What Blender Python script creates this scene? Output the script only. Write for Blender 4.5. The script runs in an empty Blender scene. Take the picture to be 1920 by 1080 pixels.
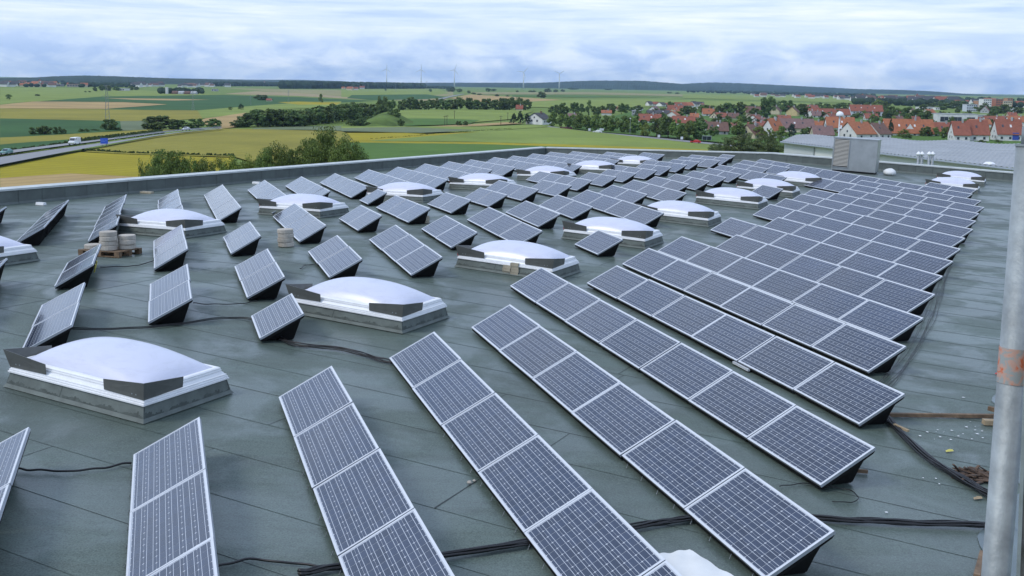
import bpy, math, random
from mathutils import Matrix, Vector
import numpy as np
random.seed(7); rng = np.random.default_rng(7)
R_ = math.radians
SC = bpy.context.scene
COL = SC.collection

# ------------------------------------------------------------------ camera, sky, sun
CAM_Z = 22.0          # eye height above the fields
FOC = 1956.6          # focal length in photo pixels (1920 wide)
def axes(pitch, roll):
    f = Vector((0, math.cos(pitch), -math.sin(pitch))); r = Vector((1, 0, 0)); u = Vector((0, math.sin(pitch), math.cos(pitch)))
    return (r*math.cos(roll) + u*math.sin(roll), u*math.cos(roll) - r*math.sin(roll), f)
AXW = axes(R_(7.625), R_(1.0))           # camera axes, plumb world
AXR = axes(R_(7.9126), R_(3.1605))       # the same axes seen from the sloping roof
def cols(a): return Matrix((a[0], a[1], a[2])).transposed()
RG = cols(AXW) @ cols(AXR).transposed()  # roof frame -> world
CAM = Vector((0, 0, CAM_Z)); EYE = 4.4937
cd = bpy.data.cameras.new('camera'); cam = bpy.data.objects.new('camera', cd); COL.objects.link(cam)
cd.sensor_width = 36; cd.lens = 36*FOC/1920; cd.shift_y = -120/1920; cd.clip_start = .1; cd.clip_end = 40000
m3 = Matrix((AXW[0], AXW[1], -AXW[2])).transposed()
cam.matrix_world = Matrix.Translation(CAM) @ m3.to_4x4(); SC.camera = cam
SC.view_settings.view_transform = 'Standard'; SC.view_settings.look = 'None'; SC.view_settings.exposure = 0.42; SC.view_settings.gamma = 1
SC.cycles.max_bounces = 6; SC.cycles.transparent_max_bounces = 8; SC.cycles.volume_bounces = 0
SC.cycles.use_denoising = True

SUN_TO = Vector((-.60, -.30, .74)).normalized()
W = bpy.data.worlds.new('World'); SC.world = W; W.use_nodes = True
nt = W.node_tree; nt.nodes.clear()
def N(t, ty, **kw):
    n = t.nodes.new(ty)
    for k, v in kw.items():
        if k in n.inputs and not hasattr(n, k): n.inputs[k].default_value = v
        else: setattr(n, k, v)
    return n
def ramp(t, stops, src=None):
    n = t.nodes.new('ShaderNodeValToRGB'); e = n.color_ramp.elements
    while len(e) < len(stops): e.new(.5)
    for i, (p, c) in enumerate(stops):
        e[i].position = p; e[i].color = (*c, 1) if not isinstance(c, float) else (c, c, c, 1)
    if src is not None: t.links.new(src, n.inputs[0])
    return n
def mixc(t, fac, a, b, mode='MIX'):
    n = t.nodes.new('ShaderNodeMix'); n.data_type = 'RGBA'; n.blend_type = mode
    for i, v in ((0, fac), (6, a), (7, b)):
        if isinstance(v, (int, float)): n.inputs[i].default_value = v
        elif isinstance(v, tuple): n.inputs[i].default_value = (*v, 1)
        else: t.links.new(v, n.inputs[i])
    return n.outputs[2]
def noise(t, vec, scale, detail=5, rough=.55, dist=0.0):
    n = t.nodes.new('ShaderNodeTexNoise'); n.inputs['Scale'].default_value = scale; n.inputs['Detail'].default_value = detail
    n.inputs['Roughness'].default_value = rough; n.inputs['Distortion'].default_value = dist
    if vec is not None: t.links.new(vec, n.inputs['Vector'])
    return n.outputs[0]
def mapping(t, vec, scale=(1, 1, 1), loc=(0, 0, 0), rot=(0, 0, 0)):
    n = t.nodes.new('ShaderNodeMapping'); n.inputs['Scale'].default_value = scale; n.inputs['Location'].default_value = loc; n.inputs['Rotation'].default_value = rot
    t.links.new(vec, n.inputs['Vector']); return n.outputs[0]
def mth(t, op, a, b=None):
    n = t.nodes.new('ShaderNodeMath'); n.operation = op
    for i, v in ((0, a), (1, b)):
        if v is None: continue
        if isinstance(v, (int, float)): n.inputs[i].default_value = v
        else: t.links.new(v, n.inputs[i])
    return n.outputs[0]
tc = N(nt, 'ShaderNodeTexCoord').outputs['Generated']
sky = N(nt, 'ShaderNodeTexSky', sky_type='NISHITA', sun_disc=False, sun_elevation=math.asin(SUN_TO.z), sun_rotation=math.atan2(SUN_TO.x, SUN_TO.y))
streak = noise(nt, mapping(nt, tc, (1.3, 1.3, 15), (0, 0, 3.1), (0, R_(1.6), 0)), 3.4, 9, .6, .4)
streak2 = noise(nt, mapping(nt, tc, (2.4, 2.4, 44), (4, 2, 0), (0, R_(1.6), 0)), 3.6, 7, .6, .3)
puff = noise(nt, mapping(nt, tc, (3, 3, 8), (1.3, 7, 0)), 6.5, 10, .6, .35)
sep = N(nt, 'ShaderNodeSeparateXYZ'); nt.links.new(tc, sep.inputs[0])
low = ramp(nt, [(.022, 1.0), (.060, 0.0)], sep.outputs[2]).outputs[0]
band = ramp(nt, [(.028, 0.0), (.048, 1.0), (.066, .85), (.092, 0.0)], sep.outputs[2]).outputs[0]
s1 = ramp(nt, [(.38, 0.0), (.64, 1.0)], mth(nt, 'ADD', mth(nt, 'MULTIPLY', streak, .55), mth(nt, 'MULTIPLY', streak2, .45))).outputs[0]
p1 = ramp(nt, [(.38, .05), (.66, 1.0)], puff).outputs[0]
cl = mth(nt, 'ADD', mth(nt, 'MULTIPLY', s1, mth(nt, 'SUBTRACT', 1.0, low)), mth(nt, 'MULTIPLY', p1, low))
cl = mth(nt, 'MINIMUM', mth(nt, 'ADD', mth(nt, 'MULTIPLY', cl, .72), mth(nt, 'MULTIPLY', band, .20)), 1.0)
ccol = ramp(nt, [(0.0, (3.9, 5.6, 9.2)), (.45, (6.3, 7.6, 9.9)), (1.0, (9.0, 9.5, 10.3))], cl).outputs[0]
# clouds cover nearly everything; the clear sky only tints the gaps
fac = mth(nt, 'MINIMUM', mth(nt, 'ADD', mth(nt, 'MULTIPLY', cl, .15), .82), 1.0)
bg = N(nt, 'ShaderNodeBackground', Strength=.092)
nt.links.new(mixc(nt, fac, sky.outputs[0], ccol), bg.inputs['Color'])
wo = N(nt, 'ShaderNodeOutputWorld'); nt.links.new(bg.outputs[0], wo.inputs[0])
W.cycles.sampling_method = 'MANUAL'; W.cycles.sample_map_resolution = 512
sd = bpy.data.lights.new('sun', 'SUN'); sd.energy = 1.25; sd.angle = R_(16); sd.color = (1, .96, .9)
sun = bpy.data.objects.new('sun', sd); COL.objects.link(sun); sun.rotation_euler = SUN_TO.to_track_quat('Z', 'Y').to_euler()
sun.location = (-40, -20, 80)

# ------------------------------------------------------------------ survey helpers
def ray(px, py):
    return AXW[0]*((px-960)/FOC) + AXW[1]*((420-py)/FOC) + AXW[2]
def ground(px, py, z=0.0):               # where a line of sight meets the plain
    d = ray(px, py); t = (z-CAM_Z)/d.z
    return CAM + d*t
def at_dist(px, py, dist):               # a point at a known distance
    d = ray(px, py); t = dist/math.hypot(d.x, d.y)
    return CAM + d*t
def size_at(p, px): return px*(p-CAM).dot(AXW[2])/FOC
AX = Vector((math.cos(R_(63.3)), math.sin(R_(63.3)))); NQ = Vector((math.sin(R_(63.3)), -math.cos(R_(63.3))))   # along the hall / across it
QR, SL = -16.0, .056                     # ridge position and break of slope
AZ = R_(-70.908); U2 = Vector((math.cos(AZ), math.sin(AZ))); S2 = Vector((-U2.y, U2.x)); TAU = R_(29.87)
def rz(x, y):
    q = x*NQ.x + y*NQ.y
    return 0.0 if q >= QR else -SL*(QR-q)
ROOF = Matrix.Translation(CAM) @ RG.to_4x4() @ Matrix.Translation((0, 0, -EYE))
def RP(x, y, h=0.0): return ROOF @ Vector((x, y, rz(x, y)+h))
def on_roof(px, py, h=0.0):              # line of sight -> roof coordinates
    d = AXR[0]*((px-960)/FOC) + AXR[1]*((420-py)/FOC) + AXR[2]
    t = (h-EYE)/d.z; p = Vector((d.x*t, d.y*t))
    if p.dot(NQ) < QR:
        t = (h-SL*QR-EYE)/(d.z-SL*Vector((d.x, d.y)).dot(NQ)); p = Vector((d.x*t, d.y*t))
    return p
def roof_mat(x, y, ang, h=0.0):          # frame lying in the roof surface, x axis turned by ang
    m = SL if x*NQ.x + y*NQ.y < QR else 0.0
    n = Vector((-m*NQ.x, -m*NQ.y, 1)).normalized()
    xd = Vector((math.cos(ang), math.sin(ang), m*(math.cos(ang)*NQ.x + math.sin(ang)*NQ.y))).normalized()
    yd = n.cross(xd)
    b = Matrix((xd, yd, n)).transposed().to_4x4()
    return ROOF @ Matrix.Translation((x, y, rz(x, y))) @ b @ Matrix.Translation((0, 0, h))
def lq(l, q): return AX*l + NQ*q

# ------------------------------------------------------------------ object helpers
class MB:
    def __init__(s): s.v = []; s.f = []; s.m = []
    def poly(s, pts, mi=0):
        b = len(s.v); s.v += [tuple(p) for p in pts]; s.f.append(tuple(range(b, b+len(pts)))); s.m.append(mi); return s
    def add(s, vs, fs, mi=0):
        b = len(s.v); s.v += [tuple(p) for p in vs]
        for f in fs: s.f.append(tuple(i+b for i in f)); s.m.append(mi)
        return s
    def box(s, lo, hi, mi=0, mat=None):
        x0, y0, z0 = lo; x1, y1, z1 = hi
        vs = [(x0,y0,z0),(x1,y0,z0),(x1,y1,z0),(x0,y1,z0),(x0,y0,z1),(x1,y0,z1),(x1,y1,z1),(x0,y1,z1)]
        if mat: vs = [mat @ Vector(v) for v in vs]
        return s.add(vs, [(3,2,1,0),(4,5,6,7),(0,1,5,4),(1,2,6,5),(2,3,7,6),(3,0,4,7)], mi)
    def prism(s, prof, x0, x1, mi=0):     # closed profile in (y,z), extruded along x
        n = len(prof)
        vs = [(x0, y, z) for y, z in prof] + [(x1, y, z) for y, z in prof]
        fs = [tuple(range(n-1, -1, -1)), tuple(range(n, 2*n))] + [(i, (i+1) % n, n+(i+1) % n, n+i) for i in range(n)]
        return s.add(vs, fs, mi)
    def tube(s, pts, rad, seg=8, mi=0, caps=True):
        pts = [Vector(p) for p in pts]; rings = []
        for i, p in enumerate(pts):
            t = (pts[min(i+1, len(pts)-1)] - pts[max(i-1, 0)]).normalized()
            a = t.orthogonal() if abs(t.z) > .95 else Vector((0, 0, 1)).cross(t)
            a.normalize(); b = t.cross(a); r = rad[i] if isinstance(rad, (list, tuple)) else rad
            rings.append([p + (a*math.cos(2*math.pi*k/seg) + b*math.sin(2*math.pi*k/seg))*r for k in range(seg)])
        vs = [v for rg in rings for v in rg]; fs = []
        for i in range(len(pts)-1):
            for k in range(seg):
                k2 = (k+1) % seg; fs.append((i*seg+k, i*seg+k2, (i+1)*seg+k2, (i+1)*seg+k))
        if caps: fs += [tuple(range(seg-1, -1, -1)), tuple(range((len(pts)-1)*seg, len(pts)*seg))]
        return s.add(vs, fs, mi)
    def lathe(s, prof, seg=16, mi=0, c=(0, 0, 0)):
        n = len(prof); vs = []; fs = []
        for k in range(seg):
            a = 2*math.pi*k/seg
            vs += [(c[0]+r*math.cos(a), c[1]+r*math.sin(a), c[2]+z) for r, z in prof]
        for k in range(seg):
            k2 = (k+1) % seg
            for i in range(n-1): fs.append((k*n+i, k2*n+i, k2*n+i+1, k*n+i+1))
        return s.add(vs, fs, mi)
    def mesh(s, name, mats, smooth=False):
        me = bpy.data.meshes.new(name); me.from_pydata(s.v, [], s.f)
        for m in (mats if isinstance(mats, (list, tuple)) else [mats]): me.materials.append(m)
        if any(s.m): me.polygons.foreach_set('material_index', s.m)
        if smooth: me.polygons.foreach_set('use_smooth', [True]*len(s.f))
        me.update(); return me
    def obj(s, name, mats, parent=None, smooth=False, mat=None):
        return ob(name, s.mesh(name, mats, smooth), parent, mat)
def ob(name, data, parent=None, mat=None):
    o = bpy.data.objects.new(name, data); COL.objects.link(o)
    if parent is not None: o.parent = parent
    if mat is not None: o.matrix_basis = mat
    return o
def tag(o, label, cat, group=None):
    o['label'] = label; o['category'] = cat
    if group: o['group'] = group
    return o
def thing(name, label, cat, mat=None, group=None):
    o = ob(name, None, None, mat); o.empty_display_size = .2
    return tag(o, label, cat, group)
def struct(o): o['kind'] = 'structure'; return o
def stuff(o, label=None, cat=None):
    o['kind'] = 'stuff'
    if label: o['label'] = label; o['category'] = cat
    return o
ORD = ['zeroth','first','second','third','fourth','fifth','sixth','seventh','eighth','ninth','tenth','eleventh','twelfth','thirteenth','fourteenth','fifteenth','sixteenth','seventeenth','eighteenth','nineteenth','twentieth','twenty-first','twenty-second','twenty-third','twenty-fourth']
def TM(p, rotz=0.0, sx=1, sy=None, sz=None):
    return Matrix.Translation(p) @ Matrix.Rotation(rotz, 4, 'Z') @ Matrix.Diagonal((sx, sx if sy is None else sy, sx if sz is None else sz, 1))

# ------------------------------------------------------------------ materials
def mat(name, col, rough=.7, spec=.5, metal=0.0, var=.0, vscale=3.0, bump=0.0, bscale=60.0, coat=0.0, coord='Object', obvar=0.0, island=0.0):
    m = bpy.data.materials.new(name); m.use_nodes = True; t = m.node_tree; b = t.nodes['Principled BSDF']
    b.inputs['Base Color'].default_value = (*col, 1); b.inputs['Roughness'].default_value = rough; b.inputs['Metallic'].default_value = metal
    b.inputs['Specular IOR Level'].default_value = spec
    if coat: b.inputs['Coat Weight'].default_value = coat; b.inputs['Coat Roughness'].default_value = .04
    vec = N(t, 'ShaderNodeTexCoord').outputs[coord]
    out = None
    if var:
        f = ramp(t, [(.3, 0.0), (.7, 1.0)], noise(t, vec, vscale, 6, .6)).outputs[0]
        out = mixc(t, f, tuple(c*(1-var) for c in col), tuple(min(c*(1+var), 1) for c in col))
    for amt, nd, sock in ((obvar, 'ShaderNodeObjectInfo', 'Random'), (island, 'ShaderNodeNewGeometry', 'Random Per Island')):
        if amt:
            rnd = N(t, nd).outputs[sock]
            v = mth(t, 'ADD', mth(t, 'MULTIPLY', rnd, 2*amt), 1-amt)
            h = t.nodes.new('ShaderNodeHueSaturation'); t.links.new(v, h.inputs['Value'])
            if out is None: h.inputs['Color'].default_value = (*col, 1)
            else: t.links.new(out, h.inputs['Color'])
            out = h.outputs[0]
    if out is not None: t.links.new(out, b.inputs['Base Color'])
    if bump:
        bn = t.nodes.new('ShaderNodeBump'); bn.inputs['Strength'].default_value = bump; bn.inputs['Distance'].default_value = .01
        t.links.new(noise(t, vec, bscale, 4, .6), bn.inputs['Height']); t.links.new(bn.outputs[0], b.inputs['Normal'])
    return m
def srgb(r, g, b): return tuple(((c/255)/12.92 if c <= 10 else ((c/255+.055)/1.055)**2.4) for c in (r, g, b))
M = {}
def roof_felt(name, col, wet):
    m = bpy.data.materials.new(name); m.use_nodes = True; t = m.node_tree; b = t.nodes['Principled BSDF']
    vec = N(t, 'ShaderNodeNewGeometry').outputs['Position']
    big = noise(t, vec, .22, 5, .6, .4); mid = noise(t, vec, 1.6, 6, .62, .3); fine = noise(t, vec, 55, 3, .7)
    # weathering streaks run down the slope (across the hall)
    st = noise(t, mapping(t, vec, (.22, 3.4, 1), rot=(0, 0, R_(27))), 1.5, 6, .6)
    c = mixc(t, ramp(t, [(.32, 0.0), (.68, 1.0)], mid).outputs[0], tuple(x*.82 for x in col), tuple(x*1.16 for x in col))
    c = mixc(t, ramp(t, [(.35, 0.0), (.7, 1.0)], st).outputs[0], c, tuple(x*1.30 for x in (col[0]*.95, col[1], col[2]*1.03)))
    c = mixc(t, ramp(t, [(.42, 0.0), (.60, .7)], big).outputs[0], c, tuple(x*.70 for x in col)); c = mixc(t, ramp(t, [(.55, 0.0), (.70, .6)], noise(t, vec, .8, 7, .65, .8)).outputs[0], c, tuple(x*1.28 for x in col))
    c = mixc(t, ramp(t, [(.36, .75), (.5, 0.0)], fine).outputs[0], c, tuple(x*.55 for x in col)); c = mixc(t, ramp(t, [(.52, 0.0), (.66, .7)], fine).outputs[0], c, tuple(x*1.55 for x in col))
    rnd = N(t, 'ShaderNodeObjectInfo').outputs['Random']
    h = t.nodes.new('ShaderNodeHueSaturation'); t.links.new(c, h.inputs['Color']); t.links.new(mth(t, 'ADD', mth(t, 'MULTIPLY', rnd, .07), .965), h.inputs['Value'])
    t.links.new(h.outputs[0], b.inputs['Base Color'])
    rr = ramp(t, [(.44, wet), (.58, .64)], noise(t, vec, .55, 6, .6, .5)).outputs[0]
    t.links.new(rr, b.inputs['Roughness']); b.inputs['Specular IOR Level'].default_value = .5
    bn = t.nodes.new('ShaderNodeBump'); bn.inputs['Strength'].default_value = .35; bn.inputs['Distance'].default_value = .006
    t.links.new(noise(t, vec, 45, 5, .65), bn.inputs['Height'])
    b2 = t.nodes.new('ShaderNodeBump'); b2.inputs['Strength'].default_value = .25; b2.inputs['Distance'].default_value = .03
    t.links.new(noise(t, vec, 2.2, 3, .5), b2.inputs['Height']); t.links.new(bn.outputs[0], b2.inputs['Normal'])
    t.links.new(b2.outputs[0], b.inputs['Normal'])
    return m
M['felt'] = roof_felt('roof_felt', (.090, .117, .100), .32)
M['bitumen'] = mat('bitumen_bleed', (.034, .043, .041), .6, var=.35, vscale=5, coord='Object')
M['curbfelt'] = mat('curb_felt', (.118, .140, .128), .7, var=.25, vscale=4, bump=.3)
M['parafelt'] = mat('parapet_felt', (.104, .124, .116), .7, var=.18, vscale=2.5, bump=.3, obvar=.06)
M['coping'] = mat('zinc_coping', (.50, .53, .52), .5, metal=0.0, var=.14, vscale=2.0)
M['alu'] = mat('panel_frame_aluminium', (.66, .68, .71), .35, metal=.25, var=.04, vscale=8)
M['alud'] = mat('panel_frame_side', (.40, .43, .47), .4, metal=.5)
M['back'] = mat('white_backsheet', (.46, .49, .54), .12)
def cellmat():
    m = mat('silicon_cell', (.028, .040, .072), .13, spec=.55, var=.16, vscale=1.2, coat=.2, obvar=.15, island=.12); return m
M['cell'] = cellmat()
M['bus'] = mat('silver_busbar', (.60, .63, .68), .25, metal=.2)
M['curbedge'] = mat('curb_bitumen', (.066, .080, .072), .7, var=.4, vscale=9)
M['polesteel'] = mat('weathered_zinc_tube', (.29, .32, .33), .55, metal=.25, var=.3, vscale=16, bump=.25, bscale=30)
M['tub'] = mat('black_console', (.005, .0052, .0055), .7, spec=.25, var=.25, vscale=6, bump=.2, bscale=30)
M['steel'] = mat('galvanised_steel', (.34, .37, .39), .5, metal=.6, var=.2, vscale=9, bump=.15, bscale=25)
M['wframe'] = mat('white_pvc_frame', (.78, .79, .80), .42, var=.06, vscale=5)
def dome():
    m = bpy.data.materials.new('opal_acrylic_dome'); m.use_nodes = True; t = m.node_tree; b = t.nodes['Principled BSDF']
    b.inputs['Base Color'].default_value = (.56, .575, .73, 1); b.inputs['Roughness'].default_value = .32; b.inputs['Coat Weight'].default_value = .35; b.inputs['Coat Roughness'].default_value = .22
    dn = noise(t, mapping(t, N(t, 'ShaderNodeTexCoord').outputs['Object'], (1.2, 1.2, 6)), 2.2, 8, .7, .6); t.links.new(mixc(t, ramp(t, [(.48, 0.0), (.75, .55)], dn).outputs[0], (.60, .615, .725), (.46, .47, .53)), b.inputs['Base Color'])
    b.inputs['Subsurface Weight'].default_value = .25; b.inputs['Subsurface Radius'].default_value = (.3, .3, .35); b.inputs['Subsurface Scale'].default_value = .2
    return m
M['dome'] = dome()
M['deflect'] = mat('grey_deflector_plate', (.115, .120, .112), .45, metal=.1, var=.15, vscale=4)
M['red'] = mat('red_paint', (.45, .03, .02), .5)
M['wood'] = mat('weathered_timber', (.16, .105, .062), .8, var=.4, vscale=9, bump=.3)
M['woodp'] = mat('pale_timber', (.34, .26, .16), .8, var=.3, vscale=9)
M['bark'] = mat('rotten_bark', (.085, .055, .038), .9, var=.5, vscale=14, bump=.6, bscale=20, obvar=.3)
M['conc'] = mat('concrete_disc', (.42, .385, .33), .85, var=.2, vscale=7, bump=.3, obvar=.1)
M['paver'] = mat('beige_block', (.36, .32, .24), .85, var=.25, vscale=9, obvar=.12)
M['cable'] = mat('black_cable', (.010, .010, .011), .45)
M['sheet'] = mat('white_fleece_sheet', (.72, .73, .72), .7, var=.06, vscale=4, bump=.4, bscale=7)
M['vent'] = mat('galvanised_housing', (.42, .44, .44), .36, metal=.65, var=.16, vscale=1.3)
M['slat'] = mat('louvre_slat', (.36, .36, .34), .5, metal=.4)
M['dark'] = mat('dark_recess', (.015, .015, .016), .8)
M['wall'] = mat('pale_metal_wall', (.52, .54, .56), .5, var=.05, vscale=.4)
M['hallroof'] = mat('ribbed_metal_roof', (.29, .305, .315), .6, metal=.0, var=.12, vscale=.35)
M['lightwall'] = mat('white_door_panel', (.66, .67, .67), .5, var=.03, vscale=1)

# ------------------------------------------------------------------ the hall we stand on
OFF = Vector((*lq(30, -15), -17.0))
hall = thing('warehouse', 'flat grey felted warehouse roof with a low ridge, carrying all the solar panels', 'building', ROOF @ Matrix.Translation(OFF))
HB = Matrix.Translation(-OFF)
L0, L1, QL, QE = -6.0, 69.6, -32.6, 3.0
def V3(l, q, h=0.0):
    p = lq(l, q); return Vector((p.x, p.y, rz(p.x, p.y)+h))
wb = MB()
for (a, b) in (((L0, QL), (L1, QL)), ((L1, QL), (L1, QR)), ((L1, QR), (L1, QE)), ((L1, QE), (L0, QE)), ((L0, QE), (L0, QR)), ((L0, QR), (L0, QL))):
    pa, pb = V3(*a, -.3), V3(*b, -.3); wb.poly([Vector((pa.x, pa.y, -17)), Vector((pb.x, pb.y, -17)), pb, pa])
wb.obj('outer_wall', M['wall'], hall, mat=HB)
def slope(qa, qb):
    m = MB(); t = [V3(L0, qa), V3(L1, qa), V3(L1, qb), V3(L0, qb)]
    # evaluate both edges on this slope's own plane
    lo = [p-Vector((0, 0, .3)) for p in t]
    return m.add(t+lo, [(3,2,1,0), (4,5,6,7)] + [(i, (i+1) % 4, 4+(i+1) % 4, 4+i) for i in range(4)]).obj('roof_slope', M['felt'], hall, mat=HB)
SR, SLF = slope(QR, QE), slope(QL, QR)
def strip(l, wd, qa, qb, par):
    m = MB(); n = 10
    def P(ll, q, h): p = lq(ll, q); mm = SL if par is SLF else 0; return Vector((p.x, p.y, -mm*(QR-q)+h))
    qs = [qa+(qb-qa)*i/n for i in range(n+1)]
    m.add([P(l, qa, .0075), P(l, qb, .0075), P(l+wd, qb, .004), P(l+wd, qa, .004)], [(0, 1, 2, 3)])
    wob = [max(.0005, random.gauss(.0045, .003)) for _ in qs]
    for i in (range(n) if random.random() < .2 else ()):   # bitumen bled out of the lap
        m.add([P(l-wob[i], qs[i], .0062), P(l-wob[i+1], qs[i+1], .0062), P(l, qs[i+1], .0082), P(l, qs[i], .0082)], [(0, 1, 2, 3)], 1)
    wq = random.uniform(.006, .02); m.add([P(l, qa, .0125), P(l, qa+wq, .0125), P(l+wd, qa+wq*.7, .0065), P(l+wd, qa, .0065)], [(0, 1, 2, 3)], 1)
    m.obj('membrane_strip', [M['felt'], M['bitumen']], par)
l = 4.0
while l < L1-1.0:
    wd = 1.0
    for par, a, b in ((SR, QR, QE), (SLF, QL, QR)):
        if par is SLF and l < 9: continue
        cut = random.uniform(5.5, 11.5); qs = [a, a+cut, b]
        for i in range(len(qs)-1): strip(l, wd, qs[i], qs[i+1], par)
    l += wd
# standing water in the gutter line on the right
gw = MB(); pts = []
for i in range(240):
    ll = 5+i*.235; q0 = -.05+.16*math.sin(i*.21)+.09*math.sin(i*.53+1)+.05*math.sin(i*1.3); pts.append((ll, q0))
for i in range(239):
    gw.poly([V3(pts[i][0], pts[i][1], .0155), V3(pts[i][0], QE-.4, .0155), V3(pts[i+1][0], QE-.4, .0155), V3(pts[i+1][0], pts[i+1][1], .0155)])
M['pool'] = mat('wet_felt', (.098, .128, .132), .26, var=.2, vscale=1.2, bump=.15, bscale=4)
gw.obj('gutter_lining', M['pool'], hall, mat=HB)
# parapets: upstand, felt sheets, zinc coping lengths
def parapet(a, b, inward, hgt):
    length = (Vector(b)-Vector(a)).length
    p0, p1 = V3(*a), V3(*b); d = (p1-p0).normalized(); inn = Vector((*inward, 0))
    core = MB(); z = Vector((0, 0, 1))
    core.add([p0-z*.4, p1-z*.4, p1+z*(hgt-.03), p0+z*(hgt-.03), p0-inn*.3-z*.4, p1-inn*.3-z*.4, p1-inn*.3+z*(hgt-.03), p0-inn*.3+z*(hgt-.03)],
             [(0,1,2,3), (5,4,7,6), (3,2,6,7), (0,4,5,1), (1,5,6,2), (0,3,7,4)])
    par = core.obj('parapet', M['parafelt'], hall, mat=HB)
    n = int(length); 
    for i in range(n):
        s = p0 + (p1-p0)*(i/n); e = p0 + (p1-p0)*((i+1)/n-.012/length*1.0)
        w0, w1 = random.uniform(.008, .016), random.uniform(.003, .006)
        m = MB(); m.add([s+inn*(.10), e+inn*(.10), e+inn*(w1+.012)+z*.09, s+inn*(w0+.012)+z*.09, e+inn*w1+z*(hgt-.04), s+inn*w0+z*(hgt-.04)], [(0,1,2,3), (3,2,4,5)])
        m.add([e+inn*(w1+.013)+z*.09, e+d*.02+inn*(w1+.004)+z*.09, e+d*.02+inn*(w1+.002)+z*(hgt-.04), e+inn*(w1+.002)+z*(hgt-.04)], [(0,1,2,3)], 1)
        m.obj('felt_sheet', [M['parafelt'], M['bitumen']], par)
    n = int(length/3)
    for i in range(n):
        s = p0 + (p1-p0)*(i/n) + d*.004; e = p0 + (p1-p0)*((i+1)/n) - d*.004
        prof = [(.045, -.07), (.05, -.07), (.05, .0), (-.34, .025), (-.34, -.07), (-.335, -.07)]
        m = MB(); vs = [q + inn*a_ + z*(hgt+b_) for q in (s, e) for a_, b_ in prof]; k = len(prof)
        m.add(vs, [(j, j+1, k+j+1, k+j) for j in range(k-1)] + [tuple(range(k-1, -1, -1)), tuple(range(k, 2*k))])
        m.obj('coping_length', M['coping'], par)
    return par
parapet((L0+6, QL), (L1+.0, QL), NQ, .57)
parapet((L1, QR), (L1, QL), -AX, .57); parapet((L1, QE), (L1, QR), -AX, .57)

# ------------------------------------------------------------------ solar panels
PL, PW = 1.58, .81
CT, ST = math.cos(TAU), math.sin(TAU)
def PP(x, t, h): return (x, t*CT - h*ST, .08 + t*ST + h*CT)
def frame_mesh():
    m = MB(); w = .024; a, b = -PL/2, PL/2; T = .036
    for (x0, t0, x1, t1) in ((a, 0, b, w), (a, PW-w, b, PW), (a, w, a+w, PW-w), (b-w, w, b, PW-w)):
        m.add([PP(x0,t0,0), PP(x1,t0,0), PP(x1,t1,0), PP(x0,t1,0)], [(0,1,2,3)])
    for (x0, t0, x1, t1) in ((a,0,b,0), (b,0,b,PW), (b,PW,a,PW), (a,PW,a,0)):
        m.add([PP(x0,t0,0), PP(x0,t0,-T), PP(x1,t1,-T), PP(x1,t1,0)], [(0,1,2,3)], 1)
    i0, i1, j0, j1 = a+w, b-w, w, PW-w
    for (x0, t0, x1, t1) in ((i0,j0,i1,j0), (i1,j0,i1,j1), (i1,j1,i0,j1), (i0,j1,i0,j0)):
        m.add([PP(x0,t0,0), PP(x1,t1,0), PP(x1,t1,-.006), PP(x0,t0,-.006)], [(0,1,2,3)])
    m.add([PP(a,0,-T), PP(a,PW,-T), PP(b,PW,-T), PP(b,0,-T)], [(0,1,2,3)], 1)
    return m.mesh('frame', [M['alu'], M['alud']])
NX, NY = 12, 6; CX, CY = 1.512/NX, .744/NY; CS, CC = .1217/2, .0095
def cell_centre(i, j): return (-1.512/2+(i+.5)*CX, PW/2-.744/2+(j+.5)*CY)
def cell_poly(cx, ct, h):
    o = [(-CS+CC,-CS), (CS-CC,-CS), (CS,-CS+CC), (CS,CS-CC), (CS-CC,CS), (-CS+CC,CS), (-CS,CS-CC), (-CS,-CS+CC)]
    return [PP(cx+x, ct+y, h) for x, y in o]
frameM = frame_mesh()
lamM = MB().poly([PP(-PL/2+.02,.02,-.0052), PP(PL/2-.02,.02,-.0052), PP(PL/2-.02,PW-.02,-.0052), PP(-PL/2+.02,PW-.02,-.0052)]).mesh('laminate', M['back'])
g = MB()
for i in range(NX):
    for j in range(NY): g.poly(cell_poly(*cell_centre(i, j), -.0042))
gridM = g.mesh('cell_grid', M['cell'])
cellM = MB().poly([Vector(p)-Vector(PP(0,0,0)) for p in cell_poly(0, 0, -.0042)]).mesh('cell', M['cell'])
g = MB()
for j in range(NY):
    for s in (-.031, .031):
        t = cell_centre(0, j)[1]+s; g.poly([PP(-.752,t-.0021,-.0032), PP(.752,t-.0021,-.0032), PP(.752,t+.0021,-.0032), PP(-.752,t+.0021,-.0032)])
busM = g.mesh('busbar_lines', M['bus'])
g = MB()
b_ = [(-.62, .10, 0), (.62, .10, 0), (.62, .55, 0), (-.62, .55, 0)]; t_ = [(-.735, .04, .052), (.735, .04, .052), (.735, .66, .40), (-.735, .66, .40)]
g.add(b_+t_, [(3,2,1,0), (4,5,6,7), (0,1,5,4), (1,2,6,5), (2,3,7,6), (3,0,4,7)])
g.prism([(.012, .052), (.02, .022), (.10, .03), (.70, .40), (.722, .43), (.70, .438)], -.772, .772)
for k in range(9):
    x = -.60+k*.15; g.add([(x-.018,.572,.01), (x+.018,.572,.01), (x*1.12+.018,.682,.39), (x*1.12-.018,.682,.39), (x-.018,.53,.01), (x+.018,.53,.01), (x*1.12+.018,.64,.39), (x*1.12-.018,.64,.39)], [(3,2,1,0), (0,1,5,4), (1,2,6,5), (2,3,7,6), (3,0,4,7)])
tubM = g.mesh('console', M['tub'])
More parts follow.
